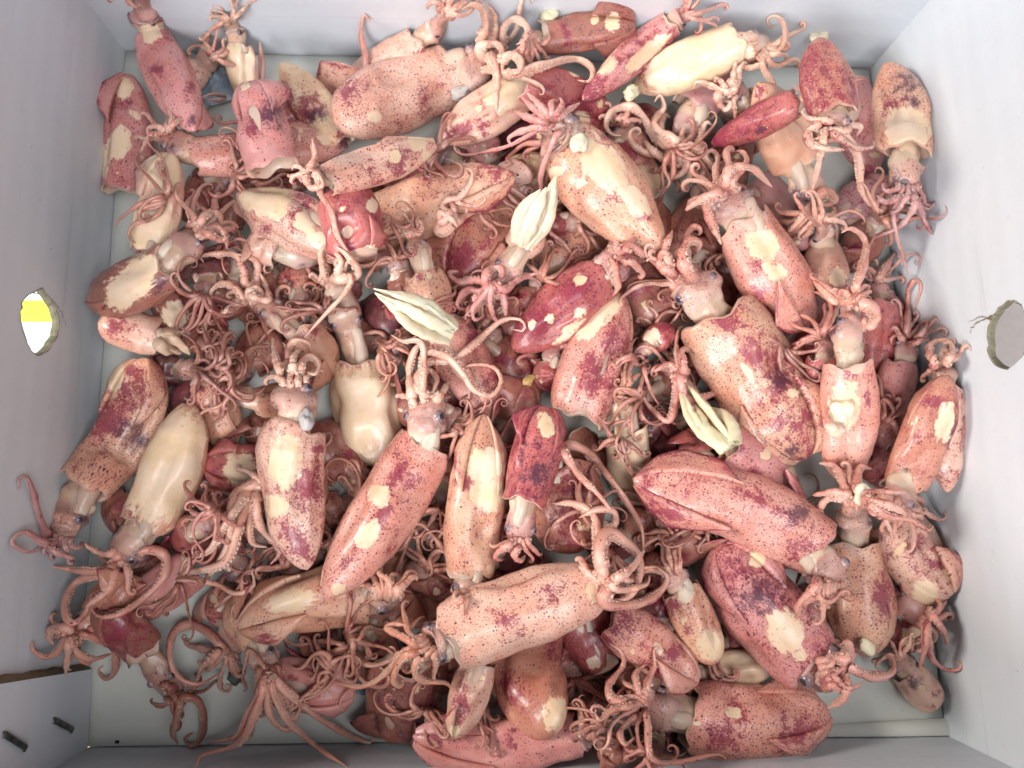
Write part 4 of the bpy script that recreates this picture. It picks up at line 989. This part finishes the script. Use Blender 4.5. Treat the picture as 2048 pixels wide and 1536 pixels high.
def build_squid(s):
    rng = s['rng']; idx = s['idx']
    mb = MB(); sk = MB()
    off = rng.uniform(-3, 3, 3)
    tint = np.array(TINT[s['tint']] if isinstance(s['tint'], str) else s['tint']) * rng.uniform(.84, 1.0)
    # arms share the body's hue but paler and pinker
    atn = np.array(TINT[s['at_']]) * .98 if s['at_'] else tint * .40 + np.array(TINT['pink']) * .58
    if s['group'] == BUR: atn = tint * .40 + np.array(TINT['pink']) * .42  # buried arms coloured darker to deepen the shade in the gaps
    roll = rng.uniform(-1.2, 1.2) if s['roll'] is None else math.radians(s['roll'])
    ns = 32
    ph = np.linspace(0, 2 * math.pi, ns, endpoint=False)
    uo = 1 - np.r_[0, .006, .018, .035, np.linspace(.06, 1, 34)]
    uu, zz = s['zu']
    P = bez(s['pts'], uo); z = np.interp(uo, uu, zz)
    C = at(P, z); k = depth(C) / F_PX
    prof = np.interp(uo, PU, s['prof'])
    prof = np.where(uo < .1, prof * (s['collar'] + (1 - s['collar']) * uo / .1), prof)
    r = s['w'] / 2 * prof * k
    T, S, U = frames(C[::-1]); T, S, U = T[::-1], S[::-1], U[::-1]          # T points from collar to tip
    Lw = np.linalg.norm(C[0] - C[-1])
    rc = r[-1]
    # inner mantle and head in one continuous tube
    cen = [C]; rs = [r]; SS = [S]; UU = [U]; reg = [np.zeros(len(C))]; al = [uo]
    def addring(c, rad, S_, U_, g, a):
        cen.append(c[None]); rs.append(np.array([rad])); SS.append(S_[None]); UU.append(U_[None]); reg.append(np.array([g])); al.append(np.array([a]))
    th = max(.10 * rc, .0008)
    addring(C[-1] - T[-1] * th * .5, rc - th * .35, S[-1], U[-1], 1, 0.)
    addring(C[-1] - T[-1] * th * .25, rc - th * 1.1, S[-1], U[-1], 1, 0.)
    addring(C[-1] + T[-1] * rc * .3, rc - th * 1.5, S[-1], U[-1], 1, .02)
    if s['H']:
        t, HP, zh, _ = s['head']
        tt = np.linspace(0, 1, 22)
        hp = np.stack([np.interp(tt, t, HP[:, 0]), np.interp(tt, t, HP[:, 1])], 1); hz = np.interp(tt, t, zh)
        HC = at(hp, hz)
        hT, hS, hU = frames(HC[::-1]); hS, hU = hS[::-1], hU[::-1]
        hr = rc * s['hw'] * np.interp(tt, [0, .15, .30, .45, .58, .72, .86, .95, 1], [.66, .56, .60, .72, .70, .56, .50, .38, .05])
        cen.append(HC); rs.append(hr); SS.append(hS); UU.append(hU); reg.append(np.full(22, 2.0)); al.append(tt)
    else:
        for q, f_ in ((.9, .80), (1.8, .74), (2.6, .60), (3.0, .02)):
            j = np.argmin(np.abs(np.linalg.norm(C - C[-1], axis=1) - q * rc))
            addring(C[j], rc * f_, S[j], U[j], 1, .1 * q)
    cen = np.vstack(cen); rs = np.concatenate(rs); SS = np.vstack(SS); UU = np.vstack(UU); reg = np.concatenate(reg); al = np.concatenate(al)
    nr = len(cen)
    sn, cs = np.sin(ph), np.cos(ph)
    fl_ = rng.uniform(.62, .84); flat = np.where(cs > 0, fl_, fl_ * .9)
    V = cen[:, None] + rs[:, None, None] * (sn[None, :, None] * SS[:, None] + (cs * flat)[None, :, None] * UU[:, None])
    # wavy collar edge
    lipw = np.exp(-((al / .05) ** 2)) * (reg < 2)
    wav = rc * (.12 * np.sin(3 * ph + rng.uniform(0, 6)) + .12 * np.cos(ph - roll) + 0.06 * np.sin(7 * ph + rng.uniform(0, 6)))
    V = V - lipw[:, None, None] * wav[None, :, None] * T[-1][None, None]
    rest = np.stack([np.broadcast_to((al * Lw + reg * .7)[:, None], (nr, ns)), rs[:, None] * sn, rs[:, None] * cs], -1).reshape(-1, 3) + off
    V = V.reshape(-1, 3)
    phv = np.tile(ph, nr); regv = np.repeat(reg, ns); alv = np.repeat(al, ns)
    nout = (np.repeat(SS, ns, 0) * np.sin(phv)[:, None] + np.repeat(UU, ns, 0) * np.cos(phv)[:, None])
    R = np.repeat(rs, ns)
    wb = wob(rest, 70, 10 + idx) * .085 + wob(rest, 190, 500 + idx) * .035 + wob(rest * np.array([.25, 1, 1]), 480, 900 + idx) * .016
    wb = wb + wob(rest * np.array([1, .3, .3]), 620, 950 + idx) * (.012 + .03 * np.exp(-alv / .12) * (regv == 0))
    for _ in range(7):       # soft dents where neighbours press
        ua, fa_ = rng.uniform(.1, .9), rng.uniform(-1.5, 1.5)
        dphi = np.angle(np.exp(1j * (phv - fa_)))
        wb = wb - rng.uniform(.05, .22) * np.exp(-(dphi / .40) ** 2 - ((alv - ua) / .13) ** 2) * (regv == 0)
    wb = np.where(regv == 2, wb * 1.8 + wob(rest, 380, 77 + idx) * .15 + wob(rest, 1000, 78 + idx) * .07, wb)
    # long soft creases
    cr_a = rng.uniform(-1.4, 1.4, 3)
    crease = np.zeros(len(V))
    for a in cr_a:
        dphi = np.angle(np.exp(1j * (phv - a - .5 * (alv - .5))))
        crease -= .20 * rng.uniform(.2, 1) * np.exp(-(dphi / .13) ** 2) * np.exp(-((alv - .45) / .35) ** 2) * (regv == 0)
    V = V + nout * (R * (wb + crease))[:, None] * (R > .0004)[:, None]
    up = np.cos(phv)
    # pigment
    dors = .5 + .5 * np.cos(phv - roll)
    xb = []; xr = []
    for _ in range(rng.integers(0, 3)):
        c_ = bez(s['pts'], np.array([rng.uniform(.05, .95)]))[0] + rng.normal(size=2) * s['w'] * .22
        xb.append((c_[0], c_[1], s['w'] * rng.uniform(.05, .12), s['w'] * rng.uniform(.04, .2), rng.uniform(0, 180)))
    for _ in range(rng.integers(1, 4)):
        c_ = bez(s['pts'], np.array([rng.uniform(.02, .98)]))[0] + rng.normal(size=2) * s['w'] * .25
        xr.append((c_[0], c_[1], s['w'] * rng.uniform(.08, .2), s['w'] * rng.uniform(.08, .4), rng.uniform(0, 180)))
    if s['red'] < .08: xr = []
    bare = np.maximum(paint_field(V, s['bare'], up), paint_field(V, xb, up, .82))
    red = s['red'] * rng.uniform(.6, 1.25) * (.5 + .6 * dors) + .28 * wob(rest, 60, 33 + idx) * (s['red'] > 0)
    red = np.maximum(np.maximum(red, paint_field(V, s['reds'], up)), paint_field(V, xr, up, .9))
    drk = np.maximum(s['dark'] * (.4 + .6 * dors), paint_field(V, s['darks'], up))
    sp = np.clip(s['spots'] * (.65 + .45 * dors), 0, 1)
    tv = np.tile(tint, (len(V), 1))
    inner = regv == 1
    tv[inner] = np.array([.70, .50, .40]); sp = np.where(inner, 0, sp); red = np.where(inner, .05, red); drk = np.where(inner, 0, drk); bare = np.where(inner, 0, bare)
    hd = regv == 2
    hcol = tint * .35 + np.array([.52, .36, .32]) * .65
    tv[hd] = hcol
    neck = hd & (alv < .38)
    tv[neck] = np.array([.62, .48, .35]) * .8 + hcol * .2
    sp = np.where(hd, sp * np.clip((alv - .3) * 3, 0, .8), sp)
    red = np.where(hd, .12 + .25 * np.clip(alv - .5, 0, 1), red)
    eyem = hd * np.exp(-((alv - .5) / .13) ** 2) * np.clip(np.abs(np.sin(phv - roll * .5)), 0, 1) ** 2
    hb = wob(rest, 330, 222 + idx)
    tv[hd] *= (1 + .22 * hb[hd])[:, None]
    drk = np.where(hd, .35 * np.clip(wob(rest, 260, 333 + idx), 0, 1) + .85 * eyem * rng.uniform(.6, 1.0) + .06, drk)
    paint = np.stack([bare, np.clip(red, 0, 1), np.clip(drk, 0, 1), sp], 1)
    mb.add(V, grid_faces(nr, ns), rest, tv, paint)
    # funnel under the head, pale and soft
    if s['H'] and rng.random() < .45:
        t, HP, zh, _ = s['head']
        fa_ = rng.choice([-1, 1]) * rng.uniform(.3, 1.2)
        tq = np.linspace(.05, .48, 12)
        fp = np.stack([np.interp(tq, t, HP[:, 0]), np.interp(tq, t, HP[:, 1])], 1); FC = at(fp, np.interp(tq, t, zh))
        fT, fS, fU = frames(FC[::-1]); fS, fU = fS[::-1], fU[::-1]
        FC = FC + rc * s['hw'] * np.linspace(.30, .42, 12)[:, None] * (math.sin(fa_) * fS + math.cos(fa_) * fU)
        fr = rc * s['hw'] * np.interp(tq, [0, .2, .40, .46, .48], [.34, .36, .27, .20, .03])
        pf_ = np.linspace(0, 2 * math.pi, 14, endpoint=False)
        Vf = (FC[:, None] + fr[:, None, None] * (np.sin(pf_)[None, :, None] * fS[:, None] + np.cos(pf_)[None, :, None] * fU[:, None])).reshape(-1, 3)
        rst = Vf + off
        Vf = Vf + (wob(rst, 700, 61 + idx) * .0007)[:, None] * np.tile(np.sin(pf_), 12)[:, None] * np.repeat(fS, 14, 0)
        mb.add(Vf, grid_faces(12, 14), rst, np.array([.64, .50, .40]), (0, .08, .05, .05))
    # fins: thin flaps on the tail half
    for sg, bit in ((-1, 1), (1, 2)):
        if not s['fins'] & bit: continue
        nu, nq = 22, 7
        uf = np.linspace(.50, .985, nu)
        f0 = roll + sg * math.radians(44)
        Cf = np.stack([np.interp(uf, uo[::-1], C[::-1, j]) for j in range(3)], 1)
        Sf = nrm(np.stack([np.interp(uf, uo[::-1], S[::-1, j]) for j in range(3)], 1))
        Uf = nrm(np.stack([np.interp(uf, uo[::-1], U[::-1, j]) for j in range(3)], 1))
        Tf = nrm(np.stack([np.interp(uf, uo[::-1], T[::-1, j]) for j in range(3)], 1))
        rf = np.interp(uf, uo[::-1], r[::-1])
        nf = math.sin(f0) * Sf + math.cos(f0) * Uf; tf = sg * (math.cos(f0) * Sf - math.sin(f0) * Uf)
        wf = s['fs'] * .72 * s['w'] * k.mean() * np.interp(uf, [.5, .6, .74, .88, 1.0], [.02, .55, 1, .72, .12])
        lift = rng.uniform(.25, .65); bend = rng.uniform(-1.3, .2)
        q = np.linspace(0, 1, nq)
        ang = lift + bend * q
        dt = np.cumsum(np.r_[0, np.cos(ang[1:]) / (nq - 1)]); dn = np.cumsum(np.r_[0, np.sin(ang[1:]) / (nq - 1)])
        base = (Cf + nf * (rf * .86)[:, None])
        G = base[:, None] + wf[:, None, None] * (dt[None, :, None] * tf[:, None] + dn[None, :, None] * nf[:, None] + (q * .22)[None, :, None] * Tf[:, None])
        rip = wob(G.reshape(-1, 3), 190, 700 + idx + sg).reshape(nu, nq) * q[None] ** 1.5 * .0026
        G = G + rip[:, :, None] * nf[:, None]
        G[:, :, 2] = np.maximum(G[:, :, 2], .0015)
        thk = (.0011 - .0007 * q)[None, :, None] * nf[:, None]
        loop = np.concatenate([G + thk, (G - thk)[:, ::-1]], 1)
        Vf = loop.reshape(-1, 3)
        qq = np.tile(np.r_[q, q[::-1]], nu)
        rst = np.stack([np.repeat(uf * Lw, 2 * nq), sg * (.02 + qq * .02), np.zeros(len(Vf))], 1) + off
        pf = np.stack([paint_field(Vf, s['bare']), np.clip(np.maximum(s['red'] * .9 + .55 * qq ** 3, paint_field(Vf, s['reds'])), 0, 1),
                       np.clip(np.maximum(s['dark'], paint_field(Vf, s['darks'])) , 0, 1), np.full(len(Vf), s['spots'] * .65)], 1)
        mb.add(Vf, grid_faces(nu, 2 * nq), rst, tint * .9 + np.array([.04, .015, .01]), pf)
    # arms
    na = 9
    pa = np.linspace(0, 2 * math.pi, na, endpoint=False)
    tmpl_a = np.arange(6) * math.pi / 3
    for ai, (C3, ra, Pp) in enumerate(s['arms']):
        aT, aS, aU = frames(C3)
        m = len(C3)
        dp = np.diff(Pp, axis=0); turn = np.sum(dp[:-1, 0] * dp[1:, 1] - dp[:-1, 1] * dp[1:, 0])
        sgn = (1.0 if turn > 0 else -1.0)
        # side whose picture direction is towards the centre of the curl
        v0 = pix(C3[m // 2][None] + aS[m // 2][None] * .002)[0] - Pp[m // 2]
        td = Pp[m // 2 + 1] - Pp[m // 2 - 1]
        cr = td[0] * v0[1] - td[1] * v0[0]
        sd = sgn * (1.0 if cr > 0 else -1.0)
        tiltu = rng.uniform(-.1, .75)
        fa = math.atan2(sd * 1.0, tiltu)          # ring angle of the sucker side
        rv = 1 - .22 * np.exp(-(np.angle(np.exp(1j * (pa - fa))) / .7) ** 2)
        Va = C3[:, None] + (ra[:, None] * rv[None])[:, :, None] * (np.sin(pa)[None, :, None] * aS[:, None] + np.cos(pa)[None, :, None] * aU[:, None])
        q = np.linspace(0, 1, m)
        rst = np.stack([np.broadcast_to((q * .04 + ai * .31)[:, None], (m, na)), ra[:, None] * np.sin(pa), ra[:, None] * np.cos(pa)], -1).reshape(-1, 3) + off
        Va = Va.reshape(-1, 3)
        Va = Va + (wob(rst, 900, 40 + ai + idx) * .10)[:, None] * np.repeat(ra, na)[:, None] * (np.tile(np.sin(pa), m)[:, None] * np.repeat(aS, na, 0) + np.tile(np.cos(pa), m)[:, None] * np.repeat(aU, na, 0))
        away = .5 - .5 * np.cos(np.tile(pa, m) - fa)
        pf = np.stack([np.zeros(len(Va)), np.clip((.16 + .55 * s['red']) * away ** 2 * 1.3 + .10, 0, 1), np.clip(s['dark'] * .5 * away, 0, 1), s['spots'] * .55 * away], 1)
        col = atn[None] * (1 - .16 * away[:, None]) + np.array([.10, .075, .06]) * (1 - away)[:, None]
        mb.add(Va, grid_faces(m, na), rst, col, pf)
        # suckers in two rows
        if s['sk']:
            arc = np.r_[0, np.cumsum(np.linalg.norm(np.diff(C3, axis=0), axis=1))]
            d = arc[-1] * .16; pos = []
            while d < arc[-1] * .985 and len(pos) < 34:
                rr = np.interp(d, arc, ra); pos.append((d, rr)); d += rr * 1.02
            if len(pos) > 2:
                pos = np.array(pos)
                for row in (-.42, .42):
                    dd = pos[:, 0] + (row > 0) * pos[:, 1] * .5
                    cc = np.stack([np.interp(dd, arc, C3[:, j]) for j in range(3)], 1)
                    s2 = nrm(np.stack([np.interp(dd, arc, aS[:, j]) for j in range(3)], 1)); u2 = nrm(np.stack([np.interp(dd, arc, aU[:, j]) for j in range(3)], 1)); t2 = np.cross(u2, s2)
                    an = fa + row
                    nn = math.sin(an) * s2 + math.cos(an) * u2; bb = math.cos(an) * s2 - math.sin(an) * u2
                    rq = pos[:, 1] * .40 * (1 + .15 * rng.normal(size=len(pos)))
                    o_ = cc + nn * (pos[:, 1] * .74)[:, None]
                    rings = []
                    for hgt, rad in ((0, .85), (.75, 1.0), (.85, .72), (.45, .42)):
                        rings.append(o_[:, None] + (rq * hgt)[:, None, None] * nn[:, None] + (rq * rad)[:, None, None] * (np.cos(tmpl_a)[None, :, None] * t2[:, None] + np.sin(tmpl_a)[None, :, None] * bb[:, None]))
                    Vs = np.stack(rings, 1).reshape(-1, 3)          # n,4,6
                    g6 = grid_faces(4, 6)
                    Fs = (g6[None] + (np.arange(len(pos)) * 24)[:, None, None]).reshape(-1, 4)
                    sk.add(Vs, Fs, Vs + off, atn * .45 + np.array([.36, .25, .21]), (0, .05, 0, 0))
    base = np.vstack(mb.v)
    org = np.array([base[:, 0].mean(), base[:, 1].mean(), base[:, 2].min()])
    root = empty("squid", org, s['label'], "squid", s['group'] or "squid heaped in the box")
    mb.build("body", SKIN, org, root)
    if sk.n:
        o = sk.build("suckers", SKIN, org, root); o["kind"] = "stuff"
    # eyes
    if s['H'] and s['eyes']:
        t, HP, zh, _ = s['head']
        hC = at(HP, zh)
        j = 4
        hT, hS, hU = frames(hC[::-1]); hS, hU = hS[::-1], hU[::-1]
        c = hC[j] * .75 + hC[j - 1] * .25
        rh = rc * s['hw'] * .72
        for sg in (-1, 1):
            a = sg * 1.15 + roll * .35 * (1 if s['eyes'] == 2 else 0)
            d = math.sin(a) * hS[j] + math.cos(a) * hU[j]
            e = bpy.data.objects.new("eye", EYE_MESH)
            re = rh * rng.uniform(.24, .33)
            e.scale = (re, re, re)
            e.location = Vector(c + d * rh * .76 - org)
            e.rotation_euler = Vector(d + np.array([0, 0, .35])).to_track_quat('Z', 'Y').to_euler()
            scene.collection.objects.link(e); e.parent = root
    if s['flesh']:
        for fl in s['flesh']:
            torn_flesh(root, org, idx, *fl)
    s['root'] = root
    return root

def torn_flesh(root, org, seed, a, b, w, name="torn_flesh", col=(.76, .66, .46), n=6, dz=.004, spread=.22):
    """a ragged bundle of pale strips from picture position a to b"""
    g = np.random.default_rng(seed * 7 + 5)
    mb = MB()
    a = np.array(a, float); b = np.array(b, float)
    d = (b - a); lat = np.array([-d[1], d[0]]) / np.linalg.norm(d)
    za = rest_z(np.array([a]), np.array([.03]), np.array([.004]))[0]; zb = rest_z(np.array([b]), np.array([.03]), np.array([.004]))[0]
    for i in range(n):
        f = (i - (n - 1) / 2) / max((n - 1) / 2, 1)
        e = a + d * g.uniform(.5, 1.08) + lat * f * w * spread * g.uniform(.6, 1.2)
        mdl = (a + e) / 2 + lat * (f * w * .35 + g.normal() * w * .06)
        P = spline([a + lat * f * w * .22, mdl, e], 18)
        q = np.linspace(0, 1, 18)
        z = za * (1 - q) + zb * q + dz + .002 * g.random() + .004 * np.sin(q * math.pi) * g.random()
        C = at(P, z); k = depth(C) / F_PX
        r = w * .25 * k * np.interp(q, [0, .3, .8, 1], [.8, 1.0, .7, .12]) * g.uniform(.7, 1.1)
        T, S, U = frames(C)
        ph = np.linspace(0, 2 * math.pi, 12, endpoint=False)
        tw = g.normal() * .6
        V = C[:, None] + r[:, None, None] * (np.sin(ph)[None, :, None] * (S * math.cos(tw) + U * math.sin(tw))[:, None] + 0.55 * np.cos(ph)[None, :, None] * (U * math.cos(tw) - S * math.sin(tw))[:, None])
        V = V.reshape(-1, 3); V = V + np.repeat(r, 12)[:, None] * (.12 * np.stack([wob(V, 700, seed + i), wob(V, 700, seed + i + 50), wob(V, 700, seed + i + 90)], 1) + .10 * np.stack([wob(V, 1900, seed + i + 7), wob(V, 1900, seed + i + 57), wob(V, 1900, seed + i + 97)], 1))
        mb.add(V, grid_faces(18, 12), V * np.array([1, 1, 1]) + i, np.array(col) * g.uniform(.80, 1.02), (0, .03, 0, 0))
    mb.build(name, FLESH, org, root)

# name each buried squid by what lies over it
_adj = dict(brown="brown", orange="orange brown", dark="dark", crimson="reddish")
_named = [q for q in SQ if q['group'] != BUR]
def _short(l):
    for k in (" with ", " lying ", " in the ", " under ", " beside ", " behind ", " against ", " near ", " on the ", " ending ", " leaning "):
        if k in l and len(l.split(k)[0].split()) >= 3: l = l.split(k)[0]
    return " ".join(l.split(",")[0].split()[:9])
_seen = set()
for q in SQ:
    if q['group'] != BUR: continue
    m_ = (np.array(q['C']) + np.array(q['T'])) / 2
    for o_ in sorted(_named, key=lambda r: np.linalg.norm((np.array(r['C']) + np.array(r['T'])) / 2 - m_)):
        t_ = "%s squid buried under the %s" % (_adj[q['tint']], _short(o_['label']))
        if t_ not in _seen: break
    _seen.add(t_); q['label'] = t_

events = []
for i, s in enumerate(SQ):
    s['sk'] = s['group'] != BUR
    events.append((i, 0, i)); events.append((i + .5 + s['later'], 1, i))
for _, kind, i in sorted(events):
    if kind == 0: place_body(SQ[i], i)
    else: place_arms(SQ[i])
for s in SQ: build_squid(s)
print("squid:", len(SQ), "pile top:", HF.max())

# ------------------------------------------------------------------ scraps lying on the squid
STONE = plain("grey_stone", (.10, .115, .105, 1), .5, bump=.5)
def scrap(px, r, label, col=(.78, .70, .55), flat=.6, name="flesh_scrap", cat="scrap", mat=None, seed=0, el=1.3):
    r = r * .78
    z = .02
    for _ in range(4): z = rest_z(np.array([px], float), np.array([z]), np.array([r * .6]))[0]
    c = at([px], z)[0]
    th = np.linspace(.05, math.pi - .05, 12); ph = np.linspace(0, 2 * math.pi, 18, endpoint=False)
    D = np.stack([np.sin(th)[:, None] * np.cos(ph), np.sin(th)[:, None] * np.sin(ph), np.cos(th)[:, None] + 0 * ph], -1).reshape(-1, 3)
    q = 1 + .35 * wob(D, 2.6, seed + 3) + .22 * wob(D, 6.0, seed + 9)
    V = D * q[:, None] * r * np.array([el, 1, flat])
    a = seed * 1.3; Rm = np.array([[math.cos(a), -math.sin(a), 0], [math.sin(a), math.cos(a), 0], [0, 0, 1]])
    V = V @ Rm.T + c
    mb = MB(); mb.add(V, grid_faces(12, 18), D * .01 + seed, col, (0, .03, 0, 0))
    o = mb.build(name, mat or FLESH, c)
    o.location = c
    o["label"] = label; o["category"] = cat
    if name == "flesh_scrap": o["group"] = "white scraps of flesh"
    hf_add([c], [r])
scrap((1160, 286), .0050, "white oval scrap of flesh on the collar of the cream shouldered squid", seed=1)
scrap((1680, 828), .0075, "crumbly white scrap stuck to the belly of the upright squid", seed=2, el=1.0)
scrap((1672, 858), .0045, "second smaller scrap just below the crumbly white one", seed=7, col=(.70, .50, .40))
scrap((1722, 985), .0050, "white scrap caught among wide fanned arms", seed=3)
scrap((1357, 577), .0038, "small white scrap on the arms of the biggest speckled squid", seed=4)
scrap((1640, 74), .0045, "white scrap on the tail of the rust coloured squid", seed=5)
scrap((1098, 32), .0055, "greenish white scrap by the back wall above the dark brown squid", seed=6, col=(.62, .58, .42))
scrap((1262, 185), .0040, "greenish white crumb beside the ivory squid's crimson end", seed=8, col=(.66, .62, .44))
scrap((1735, 1292), .0038, "bright cream scrap at the tail of the tan freckled squid", seed=9, col=(.82, .74, .55))
scrap((920, 183), .0062, "silvery white lump beside the eye of the very large pale squid", seed=10, col=(.52, .49, .47))
scrap((612, 838), .0045, "silvery lump at the collar of the cream squid splashed crimson", seed=11, col=(.46, .44, .44))
scrap((472, 1356), .0042, "small dark grey pebble on the arms of a squid near front left", name="pebble", cat="pebble", mat=STONE, seed=12, flat=.8, el=1.0)
scrap((1060, 760), .0035, "shrivelled yellow brown scrap in the hollow at the middle", seed=13, col=(.42, .26, .10))

# crumpled clear plastic showing through gaps
def make_plastic():
    m, nt, b = new_mat("clear_plastic"); N = NT(nt)
    co = N.node('ShaderNodeTexCoord').outputs['Object']
    N.link(N.mix(N.step(N.noise(co, 60, 3), .35, .65), (.42, .52, .66, 1), (.70, .78, .88, 1)), b.inputs['Base Color'])
    b.inputs['Roughness'].default_value = .12
    b.inputs['Transmission Weight'].default_value = .55
    b.inputs['IOR'].default_value = 1.3
    return m
PLASTIC = make_plastic()
def plastic(px, sx, sy, ang, label, seed):
    c = at([px], .006)[0]
    n = 26
    g = np.linspace(-1, 1, n)
    X, Y = np.meshgrid(g, g, indexing='ij')
    D = np.stack([X, Y, 0 * X], -1).reshape(-1, 3)
    h = .004 * np.abs(wob(D, 5, seed)) + .003 * np.abs(wob(D, 11, seed + 4))
    a = math.radians(ang); ca, sa = math.cos(a), math.sin(a)
    x, y = D[:, 0] * sx, D[:, 1] * sy
    V = np.stack([x * ca - y * sa, x * sa + y * ca, h], 1)
    k = len(V)
    Fs = grid_faces(n, n, False)
    V = np.vstack([V, V - np.array([0, 0, .0002])])
    o = mesh_obj("plastic_scrap", V, Fs.tolist() + (Fs[:, ::-1] + k).tolist(), [PLASTIC], None, smooth_=True)
    o.location = (c[0], c[1], .0015)
    o["label"] = label; o["category"] = "plastic"; o["group"] = "scraps of clear plastic"
plastic((760, 1285), .026, .012, 75, "bluish crumpled clear plastic showing between arms in front", 3)
plastic((425, 170), .014, .012, 20, "bluish clear plastic glimpsed beside the cream necked squid at back", 8)
